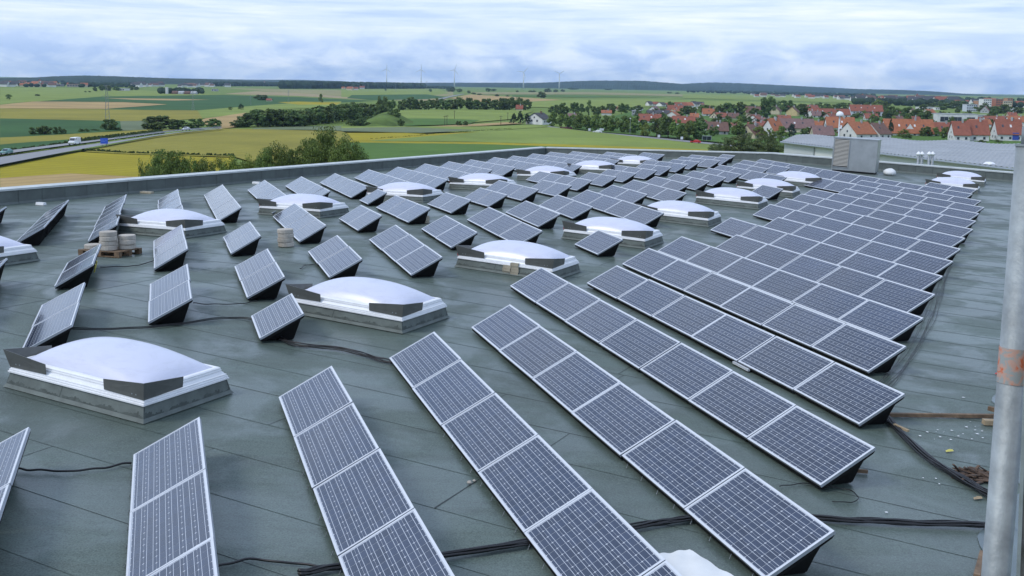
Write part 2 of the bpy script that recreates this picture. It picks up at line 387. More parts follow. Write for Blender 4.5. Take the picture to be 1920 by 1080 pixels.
clampM = MB().tube([(0, 0, 0), (0, -.006, -.02), (0, -.016, -.045), (0, -.004, -.055)], .0045, 6).mesh('clamp', M['steel'])
def srow(r):
    s = 5.317 + (1.895 if r >= 1 else 1.86)*(r-1)
    return s + (.045*(r-7) if r > 7 else 0)
#      row, far end, panels, sideways shift
LONG = [(-3,-11.88,3,.15),(-2,-11.93,3,.05),(-1,-13.78,4,0),(0,-15.5,6,0),(1,-17.30,6,0),(2,-20.77,7,0),(3,-20.99,6,0),(4,-23.28,6,0),(5,-25.13,6,0),(6,-25.48,5,.04),(7,-28.96,6,0),(8,-29.19,5,-.04),
        (9,-32.63,6,-.1),(10,-34.6,6,-.1),(11,-36.33,6,-.15),(12,-38.33,6,-.15),(13,-38.74,5,-.1),(14,-43.9,7,0),(15,-42.93,5,0),(16,-55.16,11,0),(17,-42.73,2,.1)]
NEAR = [(-3,-19.66,2,.25),(-2,-21.4,2,.16),(-1,-18.5,1,.03),(-1,-23.2,2,.07),(0,-25.1,2,.06),(1,-26.9,3,.03),(2,-28.85,2,.03),(3,-30.8,3,.06),(4,-26.2,1,-.1),(4,-32.6,2,.02),(5,-34.5,2,0),(6,-36.3,4,0),(7,-38.3,2,.04),(8,-40.55,3,.1),
        (9,-42.35,2,.1),(10,-43.9,2,0),(11,-45.8,2,0),(11,-39.55,1,.05),(12,-47.7,2,0),(13,-49.9,4,0),(14,-51.4,2,0),(15,-53.9,3,0)]
FARS = [(-4,-22.82,3,.49),(-3,-24.65,2,.3),(-2,-28.0,3,.25),(-1,-28.27,2,.12),(0,-33.2,4,.06),(1,-32.02,2,.08),(2,-35.2,3,.0),(2,-38.1,1,-.05),(3,-35.97,2,.1),(4,-37.65,2,0),(5,-41.2,3,0),(6,-41.0,2,0),(7,-46.6,4,0),(8,-45.3,2,.05),(9,-47.3,2,0),(10,-50.6,3,0),(11,-51.2,2,0),(12,-54.9,3,.05),(13,-55.5,2,.1),(14,-58.2,3,.1),(15,-60.4,3,.1),(16,-60.2,1,.3)]
EDGE = [(-5,-34.45,3,.92),(-4,-36.4,5,.65),(-3,-38.06,6,.5),(-2,-39.99,5,.37),(-1,-41.9,6,.2),(0,-43.91,6,.15),(1,-45.75,5,.02),(2,-47.3,5,-.15),(3,-49.98,6,0),(4,-51.8,6,-.03),(5,-54.32,6,.1),(6,-56.1,5,.02),(7,-57.8,5,-.1),(8,-60.1,6,.1),(9,-61.8,7,-.05),(10,-64.2,6,.2),(11,-66.2,7,.25),(12,-66.7,6,.15),(13,-65.4,3,.2),(14,-64.1,2,.35)]
def panel(x, y, label, group, cells):
    root = thing('solar_panel', label, 'solar panel', roof_mat(x, y, AZ + random.gauss(0, .0022), .016) @ Matrix.Rotation(random.gauss(0, .005), 4, 'X') @ Matrix.Rotation(random.gauss(0, .002), 4, 'Y'), group)
    ob('console', tubM, root); ob('frame', frameM, root)
    lam = ob('laminate', lamM, root)
    if cells:
        for i in range(NX):
            for j in range(NY): ob('cell', cellM, lam, Matrix.Translation(Vector(PP(*cell_centre(i, j), 0)) - Vector((0, 0, 0))))
        for k in range(4): ob('clamp', clampM, root, Matrix.Translation((-.6+.4*k, -.004, .045)))
    else: ob('cell_grid', gridM, lam)
    ob('busbar_lines', busM, lam)
cnt = 0
for NAME, GRP, TAB in (('of the {} long row from the lower left', 'panels in the long rows of the right-hand block', LONG), ('of the {} short row before the ridge', 'panels in short rows on the near side of the ridge', NEAR),
                       ('of the {} short row beyond the ridge', 'panels in short rows just beyond the ridge', FARS), ('of the {} row along the left parapet', 'panels in rows along the left parapet', EDGE)):
    for ri, (r, uf, n, ds) in enumerate(TAB):
        s = srow(r)+ds
        for k in range(n):
            uc = uf + 1.6*(n-k) - .8           # k = 0 is the end nearest the camera
            p = U2*uc + S2*s
            near = p.length < 12.2 and TAB is LONG
            pc = p + S2*.35
            jx = random.gauss(0, .004); p = p + U2*jx + S2*random.gauss(0, .006)
            where = 'only one' if n == 1 else ('near end' if k == 0 else 'far end' if k == n-1 else ORD[k+1]+' from the near end')
            panel(p.x, p.y, 'solar panel, ' + where + ' ' + NAME.format(ORD[ri+1]), GRP, near)
            cnt += 1

# ------------------------------------------------------------------ skylights
SX, SY = 2.50, 1.53
def ring(m, ax_, ay, z0, bx, by, z1, mi=0):
    a = [(-ax_,-ay,z0), (ax_,-ay,z0), (ax_,ay,z0), (-ax_,ay,z0)]; b = [(-bx,-by,z1), (bx,-by,z1), (bx,by,z1), (-bx,by,z1)]
    m.add(a+b, [(i, (i+1) % 4, 4+(i+1) % 4, 4+i) for i in range(4)], mi)
hx, hy = SX/2, SY/2
c = MB(); ring(c, hx+.045, hy+.045, .004, hx+.012, hy+.012, .05); ring(c, hx+.012, hy+.012, .05, hx-.03, hy-.03, .22)
for sx, sy in ((1,-1), (1,1), (-1,-1), (-1,1)):
    c.add([(sx*(hx+.013), sy*(hy+.014), .05), (sx*(hx+.014), sy*(hy-.010), .05), (sx*(hx-.026), sy*(hy-.05), .22), (sx*(hx-.028), sy*(hy-.028), .22)], [(0,1,2,3)], 1)
for yy in (-hy-.0135, ):
    for xx in (-.25, ):
        c.add([(xx, yy, .05), (xx+.02, yy, .05), (xx+.05, -hy+.0285, .22), (xx+.03, -hy+.0285, .22)], [(0,1,2,3)], 1)
# ragged bitumen edge at the foot of the curb
for side in range(4):
    n = 90 if side % 2 == 0 else 56; ln = SX if side % 2 == 0 else SY
    for i in range(n):
        t0, t1 = -ln/2+ln*i/n, -ln/2+ln*(i+1)/n; hh = .072+.018*math.sin(i*.31+side)+.012*math.sin(i*.83)+random.random()**2*.03
        def cv(t, z):
            o = .012 - (z-.05)/.17*.042 + .0015
            if side == 0: return (t, -hy-o, z)
            if side == 1: return (hx+o, t, z)
            if side == 2: return (-t, hy+o, z)
            return (-hx-o, -t, z)
        c.add([cv(t0, .05), cv(t1, .05), cv(t1, hh), cv(t0, hh*.96)], [(0,1,2,3)], 1)
curbM = c.mesh('curb', [M['curbfelt'], M['curbedge']])
c = MB(); zs = [(0, .205), (0, .225), (-.012, .228), (-.012, .25), (-.026, .253), (-.026, .275), (-.045, .28), (-.06, .305)]
ring(c, hx-.02, hy-.02, .20, hx, hy, .205)
for (a, z0), (b, z1) in zip(zs[:-1], zs[1:]): ring(c, hx+a, hy+a, z0, hx+b, hy+b, z1)
ring(c, hx-.06, hy-.06, .305, hx-.10, hy-.10, .306)
lowM = c.mesh('lower_frame', M['wframe'])
c = MB(); zs = [(-.075, .300), (-.072, .335), (-.082, .338), (-.082, .36), (-.098, .375), (-.14, .378), (-.15, .36)]
for (a, z0), (b, z1) in zip(zs[:-1], zs[1:]): ring(c, hx+a, hy+a, z0, hx+b, hy+b, z1)
upM = c.mesh('upper_frame', M['wframe'])
c = MB(); nx, ny = 28, 20; vs = []; fs = []
for i in range(nx+1):
    for j in range(ny+1):
        a, b = -1+2*i/nx, -1+2*j/ny
        hgt = ((1-abs(a)**2.2)*(1-abs(b)**2.2))**.62
        vs.append((a*(hx-.145), b*(hy-.145), .368+.30*hgt))
for i in range(nx):
    for j in range(ny): k = i*(ny+1)+j; fs.append((k, k+ny+1, k+ny+2, k+1))
domeM = c.add(vs, fs).mesh('dome', M['dome'], True)
def deflector():
    # folded plate round one corner (local corner at 0,0; wings along -x and +y), leaning outward
    m = MB(); A = Vector((.085, -.085, .52)); B0 = Vector((.024, -.024, .274))
    for wing in (0, 1):
        e = Vector((-.67, 0, 0)) if wing == 0 else Vector((0, .64, 0)); out = Vector((0, -1, 0)) if wing == 0 else Vector((1, 0, 0))
        T1 = e + out*(.034) + Vector((0, 0, .43)); T0 = e + out*(.022) + Vector((0, 0, .288))
        
        th = -out*.008
        q = [B0, A, T1, T0]; vs_ = q + [v+th for v in q]
        f = [(0,1,2,3), (7,6,5,4), (0,4,5,1), (1,5,6,2), (2,6,7,3), (3,7,4,0)]
        m.add(vs_, f)
    for bx_ in (-.10, -.17): m.tube([(bx_, -.004, .335), (bx_, -.034, .33)], .011, 8, 1)
    return m.mesh('wind_deflector', [M['deflect'], M['steel']])
defM = deflector()
def mirror_def(sx, sy):
    me = defM.copy(); 
    for v in me.vertices: v.co.x *= sx; v.co.y *= sy
    if sx*sy < 0: me.flip_normals()
    return me
DEFS = [((hx-.046, -hy+.046), defM), ((-hx+.046, -hy+.046), mirror_def(-1, 1))]
lugM = MB().tube([(.04*math.cos(a), 0, .04*math.sin(a)) for a in [i*math.pi/6 for i in range(13)]], .008, 6, caps=False).mesh('red_eyelet', M['red'])
QANG = math.atan2(NQ.y, NQ.x)
def skylight(l0, qn, label, group):
    p = lq(l0+SY/2, qn-SX/2)
    root = thing('skylight', label, 'skylight', roof_mat(p.x, p.y, QANG, .014), group)
    ob('curb', curbM, root); ob('lower_frame', lowM, root); up = ob('upper_frame', upM, root); ob('dome', domeM, root)
    for (x, y), me in DEFS: ob('wind_deflector', me, root, Matrix.Translation((x, y, 0)))
    ob('red_eyelet', lugM, up, Matrix.Translation((-hx+.02, -hy+.05, .30)))
for i, l0 in enumerate((9.15, 15.0, 21.2, 27.3, 33.4, 40.1, 46.2, 52.3)):
    skylight(l0, -9.57, 'white domed skylight, %s from the near end of the middle skylight line' % ORD[i+1] if i else 'large white domed skylight at lower left, nearest of all the skylights', 'skylights in the line beside the long panel rows')
for i, l0 in enumerate((14.6, 20.75, 26.6, 32.75, 38.9, 45.4, 51.5, 57.8)):
    skylight(l0, -20.2, 'white domed skylight, %s from the left in the line beyond the ridge' % ORD[i+1], 'skylights in the line beyond the ridge')
for i, l0 in enumerate((57.8, 63.9)):
    skylight(l0, -2.75, 'white domed skylight at the far right of the roof, %s of a pair' % ('nearer' if i == 0 else 'farther'), 'skylight pair at the far right')

# ------------------------------------------------------------------ things lying on the roof
def cable(pts, label, n=1, r=.008, spread=.05):
    P = [on_roof(*p) for p in pts]
    mesh = MB()
    dense = []
    for i in range(len(P)-1):                       # Catmull-Rom through the surveyed points
        a, b, c_, d = P[max(i-1, 0)], P[i], P[i+1], P[min(i+2, len(P)-1)]
        for k in range(8):
            t = k/8; dense.append(.5*((2*b) + (c_-a)*t + (2*a-5*b+4*c_-d)*t*t + (3*b-3*c_+d-a)*t**3))
    dense.append(P[-1])
    o0 = dense[0]; base = ROOF @ Vector((o0.x, o0.y, rz(o0.x, o0.y))); inv = Matrix.Translation(-base)
    root = thing('cable_bundle' if n > 1 else 'cable', label, 'cable', Matrix.Translation(base))
    for j in range(n):
        ph = random.uniform(0, 6); off = random.uniform(-spread, spread) if n > 1 else 0; fr = random.uniform(.12, .3); pts3 = []
        for i, p in enumerate(dense):
            t = (dense[min(i+1, len(dense)-1)] - dense[max(i-1, 0)]); t = t/max(t.length, 1e-6); nrm = Vector((-t.y, t.x))
            q = p + nrm*(off*(.75+.25*math.sin(i*fr+ph)) + .012*math.sin(i*.7+ph))
            lift = .030 + r + (.016*(j % 3) if n > 1 else 0) + .005*math.sin(i*.9+ph)
            pts3.append(inv @ (ROOF @ Vector((q.x, q.y, rz(q.x, q.y)+lift))))
        mm = MB().tube(pts3, r, 6)
        mm.obj('cable_strand' if n > 1 else 'cable_sheath', M['cable'], root, True)
cable([(560,1086),(640,1073),(830,1052),(985,1028),(1195,997),(1290,982),(1450,976),(1570,983),(1700,989),(1848,994),(1900,997)], 'thick black cable bundle crossing under the front rows to the right', 14, .0095, .045)
cable([(1640,770),(1668,796),(1700,830),(1760,880),(1852,934),(1890,955)], 'thick black cable bundle running diagonally past the pile of bark', 16, .0095, .065)
cable([(522,640),(560,652),(640,660),(700,676),(735,686)], 'thin black cable bundle from the single panel by the second skylight', 6, .009, .06)
cable([(120,622),(240,621),(330,613),(420,601),(478,604)], 'pair of black cables behind the large lower left skylight', 2, .009, .04)
cable([(30,886),(70,888),(130,890),(190,884),(246,874)], 'black cable between the two lower left panel rows', 1, .012)
cable([(362,572),(400,574),(450,573),(482,568)], 'short black cable between two panels at middle left', 1, .009)
cable([(405,1072),(460,1057),(530,1062),(600,1070),(640,1073)], 'black cable looping in from the lower left row to the front bundle', 1, .012)
cable([(1648,735),(1690,690),(1722,640),(1745,590),(1762,545),(1778,500)], 'tangled thin black cables along the right ends of the rows', 7, .0045, .16)
cable([(1462,918),(1500,912),(1560,918),(1604,930),(1600,947),(1560,945)], 'thin black wire loop beside the end of the third long row', 1, .006)
cable([(188,504),(230,503),(262,500),(292,490)], 'black cable from the panel in front of the pallet', 1, .011)
cable([(563,507),(575,500),(610,498),(640,505)], 'black cable loop behind the second skylight', 1, .009)
def lay(px, py, ang, h=0.016):
    p = on_roof(px, py); return roof_mat(p.x, p.y, ang, h)
# pallet and concrete discs
pm = lay(207, 478, QANG+.12)
pal = thing('pallet', 'wooden pallet with stacks of grey concrete discs on it', 'pallet', pm)
for k in range(5): MB().box((-.6, -.4+k*.17, .115), (.6, -.28+k*.17, .137)).obj('board', M['wood'], pal)
for k in range(3): MB().box((-.6, -.4+k*.35, .0), (.6, -.3+k*.35, .02)).obj('runner', M['wood'], pal)
for a in range(3):
    for b in range(3): MB().box((-.6+a*.53, -.4+b*.35, .02), (-.46+a*.53, -.3+b*.35, .115)).obj('block', M['wood'], pal)
discM = MB().lathe([(0, 0), (.185, 0), (.20, .012), (.20, .098), (.185, .11), (0, .11)], 20).mesh('concrete_disc', M['conc'], False)
def discs(mat0, x, y, n, lab, grp):
    for k in range(n):
        tag(ob('concrete_disc', discM, None, mat0 @ Matrix.Translation((x+random.uniform(-.012, .012), y+random.uniform(-.012, .012), k*.112)) @ Matrix.Rotation(k*.7, 4, 'Z')),
            'grey concrete disc, %s from the bottom of the %s' % (ORD[k+1], lab), 'concrete disc', grp)
pm2 = pm @ Matrix.Translation((0, 0, .138))
discs(pm2, .13, -.2, 4, 'tallest stack on the pallet', 'discs on the pallet'); discs(pm2, -.36, -.16, 1, 'low left front stack on the pallet', 'discs on the pallet')
discs(pm2, -.2, .2, 2, 'left rear stack on the pallet', 'discs on the pallet'); discs(pm2, .38, .14, 3, 'right stack on the pallet', 'discs on the pallet')
discs(lay(536, 463, .3), 0, 0, 4, 'lone stack standing on the roof', 'discs in the lone stack')
ystrap = mat('yellow_strap', (.62, .55, .10), .6)
for o in list(bpy.data.objects):
    if o.get('label') == 'solar panel, near end of the second short row beyond the ridge':
        for x in (.34, -.15): MB().tube([(x, .735, .40), (x-.03, .72, .32), (x-.08, .70, .24)], .014, 6).obj('yellow_strap', ystrap, o)
# bundles of small blocks
blkM = MB().box((-.10, -.05, 0), (.10, .05, .07)).mesh('paver', M['paver'])
for (px, py, nx_, nz_, lab) in ((790, 419, 2, 3, 'small stack of beige paving blocks below a panel near the ridge'), (958, 516, 2, 4, 'stack of beige paving blocks leaning on the third skylight'), (1298, 417, 2, 3, 'small stack of beige paving blocks at the fifth skylight'),
                               (270, 363, 3, 1, 'flat reddish pile of blocks at the foot of the left parapet')):
    t = thing('paver_stack', lab, 'paving blocks', lay(px, py, QANG))
    for a in range(nx_):
        for b in range(2):
            for k in range(nz_):
                if random.random() < .08 and k == nz_-1: continue
                ob('paver', blkM, t, Matrix.Translation((a*.205-.1+random.uniform(-.012, .012), b*.105+random.uniform(-.01, .01), k*.0715)) @ Matrix.Rotation(random.gauss(0, .04), 4, 'Z'))
for (px, py, lab) in ((77, 385, 'small white plastic block on the roof near the left parapet'), (481, 345, 'small white plastic block behind the left parapet panels'), (1338, 640, None)):
    if lab is None: continue
    b = MB().prism([(-.07, 0), (.07, 0), (.055, .09), (-.055, .09)], -.2, .2); tag(b.obj('white_block', M['wframe'], mat=lay(px, py, QANG)), lab, 'block')
# clamp rail forgotten between two rows
rail = MB().prism([(-.02, 0), (.02, 0), (.02, .035), (-.02, .035)], -.24, .24); tag(rail.obj('mounting_rail', M['alu'], mat=lay(1389, 692, AZ, .03)), 'short silver rail lying in the gap between two long rows', 'rail')
# pebbles
for i, (px, py, s) in enumerate(((880, 909, .03), (889, 905, .02))):
    st = MB().lathe([(0, 0), (s*.9, s*.2), (s, s*.5), (s*.6, s*.95), (0, s)], 9); tag(st.obj('pebble', M['conc'], mat=lay(px, py, 0)), ('larger' if i == 0 else 'smaller') + ' of two pale pebbles beside the front row', 'pebble')
# white sheet at the lower edge
p = on_roof(1290, 1062); ws = MB(); n = 14; vs = []; fs = []
ctr = [on_roof(*q) for q in ((1236, 1043), (1292, 1036), (1392, 1096), (1190, 1140))]
def bil(a, b):
    t0 = ctr[0].lerp(ctr[1], a); t1 = ctr[3].lerp(ctr[2], a); return t0.lerp(t1, b)
base = ROOF @ Vector((p.x, p.y, 0)); inv = Matrix.Translation(-base)
for i in range(n+1):
    for j in range(n+1):
        q = bil(i/n, j/n); e = min(i, j, n-i, n-j)
        z = .03 + .02*min(e/3, 1) + .007*math.sin(i*.9+j*.6) + .006*math.sin(j*1.3-i*.4)
        vs.append(inv @ (ROOF @ Vector((q.x, q.y, z))))
for i in range(n):
    for j in range(n): k = i*(n+1)+j; fs.append((k, k+1, k+n+2, k+n+1))
o = ws.add(vs, fs).obj('white_sheet', M['sheet'], smooth=True, mat=Matrix.Translation(base)); tag(o, 'crumpled white sheet on the roof at the bottom edge', 'sheet')
# timber and rubbish on the right
def plank(a, b, w, h, m, lab, z=.02):
    A, B = on_roof(*a), on_roof(*b); d = B-A; c_ = (A+B)/2; mm = MB().prism([(-w/2, 0), (w/2, 0), (w/2, h), (-w/2, h)], -d.length/2, d.length/2)
    tag(mm.obj('plank', m, mat=roof_mat(c_.x, c_.y, math.atan2(d.y, d.x), z)), lab, 'plank')
plank((1640, 783), (1900, 786), .055, .05, M['wood'], 'long thin timber batten behind the end of the fourth row')
plank((1852, 778), (1880, 786), .06, .06, M['wood'], 'short upper timber offcut beside the pole', .075)
plank((1843, 798), (1900, 800), .09, .07, M['woodp'], 'short thick timber offcut beside the pole')
plank((1602, 888), (1626, 890), .04, .04, M['wood'], 'small timber stub behind the third long row')
plank((1676, 806), (1702, 818), .04, .03, M['woodp'], 'small splinter of timber on the diagonal cables', .06)
plank((1830, 1090), (1842, 1045), .06, .05, M['wood'], 'upright leaning timber offcut at the lower right edge')
pile = thing('bark_pile', 'heap of rotten brown bark beside the diagonal cable bundle', 'bark heap', lay(1835, 897, 0))
for k in range(46):
    a = random.uniform(0, 6.28); rr = random.random()**.6; ln = random.uniform(.05, .17)
    b = MB().prism([(-.02, 0), (.02, 0), (.013, .013), (-.015, .012)], -ln, ln)
    b.obj('bark_piece', M['bark'], pile, mat=Matrix.Translation((rr*.26*math.cos(a), rr*.22*math.sin(a), .01+.10*(1-rr)*random.random())) @ Matrix.Rotation(random.uniform(-.8, .8), 4, 'Z') @ Matrix.Rotation(random.gauss(0, .25), 4, 'Y'))
lf = MB().add([(-.06, -.02, .0), (.05, -.03, .01), (.07, .02, .015), (-.03, .03, .0), (0, 0, .03)], [(0,1,4), (1,2,4), (2,3,4), (3,0,4)])
for px, py, lab, m in ((1779, 849, 'yellow leaf on the wet felt at right', mat('yellow_scrap', (.55, .5, .12), .7)), (1832, 938, 'tan scrap below the bark heap', M['woodp']), (1870, 703, 'reddish scrap by the pole below the tape', M['red'])):
    tag(lf.obj('scrap', m, mat=lay(px, py, .3, .022)), lab, 'scrap')
fl = MB()
for k in range(26):
    px, py = random.choice([(random.gauss(1800, 28), random.gauss(812, 7)), (random.uniform(1660, 1850), random.uniform(700, 1000)), (random.uniform(1700, 1850), random.uniform(760, 860))]); q = on_roof(px, py); s = random.uniform(.006, .018)
    w = [ROOF @ Vector((q.x+dx*s*random.uniform(.5, 1.5), q.y+dy*s, .019)) for dx, dy in ((-1,-1), (1,-1), (1,1), (-1,1))]; fl.poly(w)
stuff(fl.obj('paint_flecks', M['sheet']), 'scattered white flecks on the felt by the right edge', 'flecks')
bit = bpy.data.materials.get('dark_recess')

# ------------------------------------------------------------------ ventilation housing
vp = lq(65.25, -8.8)
vent = thing('ventilation_unit', 'galvanised sheet metal ventilation housing with louvres at the far right', 'ventilation unit', roof_mat(vp.x, vp.y, QANG, .016))
v = MB(); v.box((-2.56, 0, .10), (0, 1.3, 2.02)); v.obj('housing', M['vent'], vent)
MB().box((-2.60, -.04, 2.02), (.04, 1.34, 2.07)).obj('lid', M['vent'], vent)
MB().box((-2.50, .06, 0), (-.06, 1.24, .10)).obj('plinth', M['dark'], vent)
MB().box((-2.49, -.012, .30), (-1.62, -.002, 1.96)).obj('louvre_recess', M['dark'], vent)
for k in range(20):
    z = .36+k*.08; MB().add([(-2.49, -.014, z+.05), (-1.62, -.014, z+.05), (-1.62, -.05, z), (-2.49, -.05, z), (-2.49, -.045, z-.006), (-1.62, -.045, z-.006)], [(0,3,2,1), (3,4,5,2)]).obj('louvre_slat', M['slat'], vent)
for x in (-2.51, -1.62): MB().box((x, -.055, .28), (x+.03, -.003, 1.98)).obj('louvre_jamb', M['vent'], vent)
for z in (.26, 1.97): MB().box((-2.51, -.055, z), (-1.59, -.004, z+.03)).obj('louvre_rail', M['vent'], vent)
bag = MB(); prof = [(0, 0), (.30, .02), (.36, .14), (.33, .26), (.24, .36), (.15, .42), (0, .45)]; bag.lathe(prof, 14)
bag.v = [(x*(1+.18*math.sin(5*z+3*x)), y*(1+.15*math.cos(4*z)), z*(.9+.12*math.sin(4*x))) for x, y, z in bag.v]
bp = lq(65.9, -8.1); tag(bag.obj('white_bag', M['sheet'], smooth=True, mat=roof_mat(bp.x, bp.y, 0, .02)), 'slumped white sack against the ventilation housing', 'sack')

# ------------------------------------------------------------------ scaffold at the right
def plumb(px_top, py_top, dist): return at_dist(px_top, py_top, dist)
top = at_dist(1933, 275, 2.05); bot = at_dist(1867, 1080, 2.02)
d = (bot-top).normalized(); low_ = top + d*((top.z-(CAM_Z-EYE-.06))/-d.z) if d.z < 0 else bot
pole = thing('scaffold_pole', 'galvanised scaffold tube with orange tape close to the camera at right', 'scaffold pole', Matrix.Translation(low_))
I_ = Matrix.Translation(-low_)
up_ = -d
MB().tube([I_ @ low_, I_ @ (low_.lerp(top, .3)), I_ @ (low_.lerp(top, .6)), I_ @ top], .0245, 28).obj('tube', M['polesteel'], pole, True)
MB().tube([I_ @ top, I_ @ (top+up_*.004)], .026, 28).obj('tube_rim', M['polesteel'], pole)
MB().tube([I_ @ (top+up_*.004), I_ @ (top+up_*.035)], .0165, 24).obj('spigot', M['polesteel'], pole, True)
def tapemat():
    m = bpy.data.materials.new('faded_orange_tape'); m.use_nodes = True; t = m.node_tree; b = t.nodes['Principled BSDF']
    nz = noise(t, N(t, 'ShaderNodeTexCoord').outputs['Object'], 32, 6, .65, .5)
    c_ = ramp(t, [(.44, (.33, .35, .35)), (.50, (.52, .33, .27)), (.56, (.52, .32, .26)), (.60, (.62, .15, .06)), (.74, (.40, .08, .05))], nz).outputs[0]
    t.links.new(c_, b.inputs['Base Color']); b.inputs['Roughness'].default_value = .5; return m
ta, tb = top + d*(.0)+d*((640-275)/800*(bot-top).length), top + d*((706-275)/800*(bot-top).length)
MB().tube([I_ @ ta, I_ @ tb], .0252, 28, caps=False).obj('warning_tape', tapemat(), pole, True)
MB().tube([I_ @ (low_+up_*.0), I_ @ (low_+up_*.012)], .07, 4).obj('base_plate', M['steel'], pole)
# toe board and rail of the scaffold behind the pole
a0, a1 = at_dist(1925, 560, 1.9), at_dist(1905, 1090, 1.9)
sb = thing('scaffold_board', 'weathered upright scaffold board with steel edge at the right border', 'board', Matrix.Translation((a1.x, a1.y, CAM_Z-EYE-.06)))
J_ = Matrix.Translation((-a1.x, -a1.y, -(CAM_Z-EYE-.06)))
dirv = (a0-a1).normalized(); foot = a1 - dirv*((a1.z-(CAM_Z-EYE-.06))/dirv.z)
rt = Vector((.87, -.49, 0)); bk = Vector((.49, .87, 0))
def bar(A, B, w0, w1, t0, t1, name, m):
    q = MB(); vs = [J_ @ (P_ + rt*a_ + bk*b_) for P_ in (A, B) for a_, b_ in ((w0, t0), (w1, t0), (w1, t1), (w0, t1))]
    q.add(vs, [(3,2,1,0), (4,5,6,7), (0,1,5,4), (1,2,6,5), (2,3,7,6), (3,0,4,7)]).obj(name, m, sb)
bar(foot, a0, .0, .006, 0, .05, 'steel_edge', M['steel']); bar(foot, a0, .0062, .034, .012, .05, 'timber_face', mat('grey_board', (.19, .17, .155), .85, var=.5, vscale=14, bump=.5, bscale=40))
bar(foot, a0, .0345, .22, .03, .05, 'red_board', mat('worn_red_board', (.16, .085, .07), .8, var=.4, vscale=10))
for k in (.12, .45): 
    c_ = a1.lerp(a0, k); MB().tube([J_ @ (c_ + rt*.02 + bk*.012), J_ @ (c_ + rt*.02 - bk*.006)], .007, 8).obj('bolt', M['dark'], sb)

# ------------------------------------------------------------------ the plain: ground, fields, roads
def cropmat(name, col, var=.22, scale=.02, stripe=0.0, srot=0.0, sscale=.35):
    m = bpy.data.materials.new(name); m.use_nodes = True; t = m.node_tree; b = t.nodes['Principled BSDF']
    vec = N(t, 'ShaderNodeNewGeometry').outputs['Position']
    f = ramp(t, [(.3, 0.0), (.7, 1.0)], noise(t, vec, scale, 7, .62, .3)).outputs[0]
    c = mixc(t, f, tuple(x*(1-var) for x in col), (min(col[0]*(1+var*1.2), 1), col[1]*(1+var), col[2]*(1+var*.8)))
    f2 = ramp(t, [(.35, 0.0), (.75, .5)], noise(t, vec, .6, 5, .7)).outputs[0]
    c = mixc(t, f2, c, tuple(x*.7 for x in col))
    if stripe:
        w = t.nodes.new('ShaderNodeTexWave'); w.inputs['Scale'].default_value = sscale; w.inputs['Distortion'].default_value = 1.5; w.inputs['Detail'].default_value = 2
        t.links.new(mapping(t, vec, rot=(0, 0, srot)), w.inputs['Vector'])
        c = mixc(t, mth(t, 'MULTIPLY', ramp(t, [(.72, 0.0), (.95, 1.0)], w.outputs[0]).outputs[0], stripe), c, tuple(x*.72 for x in col))
    t.links.new(c, b.inputs['Base Color']); b.inputs['Roughness'].default_value = .95; b.inputs['Specular IOR Level'].default_value = .15
    return m
C = dict(green=(.155, .220, .046), lgreen=(.21, .27, .060), dgreen=(.046, .110, .032), mgreen=(.086, .165, .032), yellow=(.33, .28, .018), olive=(.26, .235, .040), tan=(.40, .285, .125), ptan=(.33, .27, .15), grey=(.15, .185, .10), stub=(.27, .255, .115))
F = {k: cropmat('crop_'+k, v, stripe=.55 if k in ('yellow', 'olive', 'lgreen', 'tan', 'mgreen') else .25, srot=R_(35 if k in ('yellow', 'tan') else -62), sscale=.055) for k, v in C.items()}
gs = MB(); S_ = 16000; nn = 24
vs = [(-S_+2*S_*i/nn, -3000+19000*j/nn, 0) for i in range(nn+1) for j in range(nn+1)]
gs.add(vs, [(i*(nn+1)+j, (i+1)*(nn+1)+j, (i+1)*(nn+1)+j+1, i*(nn+1)+j+1) for i in range(nn) for j in range(nn)])
struct(gs.obj('ground', F['green']))
FN = 0
def field(name, mt, pts, z=None):
    global FN; FN += 1
    z = .05+.02*FN if z is None else z
    P = []
    for i, p in enumerate(pts):     # ease the borders: real field edges are never ruler straight
        q = pts[(i+1) % len(pts)]; n = max(1, int(math.hypot(q[0]-p[0], q[1]-p[1])/24))
        for k in range(n):
            t = k/n; P.append((p[0]+(q[0]-p[0])*t + (random.uniform(-1, 1) if k else 0), p[1]+(q[1]-p[1])*t + (random.uniform(-.22, .22) if k else 0)))
    W_ = [ground(*p, z) for p in P]; c = sum(W_, Vector())/len(W_); c.z = 0
    m = MB().poly([w-c for w in W_]); o = m.obj(name, mt, mat=Matrix.Translation(c)); return struct(o)
field('field', F['lgreen'], [(0,164),(160,165),(330,172),(420,177),(190,181),(75,189),(0,195)])
field('field', F['stub'], [(420,165),(560,168),(850,172),(850,180),(700,182),(560,176)])
field('field', F['ptan'], [(480,171),(560,175),(640,180),(840,186),(830,189),(690,187),(560,180),(420,176)])
field('field', F['lgreen'], [(640,168),(820,166),(842,175),(800,180),(640,182)])
field('field', F['dgreen'], [(660,178),(800,177),(838,182),(800,186),(700,188),(650,184)])
field('field', F['dgreen'], [(75,190),(190,181),(420,178),(560,182),(700,189),(640,192),(540,195),(430,202),(370,207),(190,205),(312,196),(230,191)])
field('field', F['tan'], [(192,183.6),(330,185.4),(395,186.9),(330,188.4),(250,187)])
field('field', F['tan'], [(0,196.5),(62,190.3),(230,191.5),(314,195.5),(200,204),(0,203)])
field('field', F['olive'], [(0,203),(190,205),(370,207),(380,222),(280,228),(190,226),(0,222)])
field('field', F['lgreen'], [(370,207),(430,202),(560,192),(640,190),(640,201),(560,203),(460,212),(380,222)])
field('field', F['yellow'], [(520,191.5),(560,190.3),(640,192),(632,196),(560,196)])
field('field', F['dgreen'], [(0,222),(190,226),(225,227),(228,245),(100,253),(0,258)])
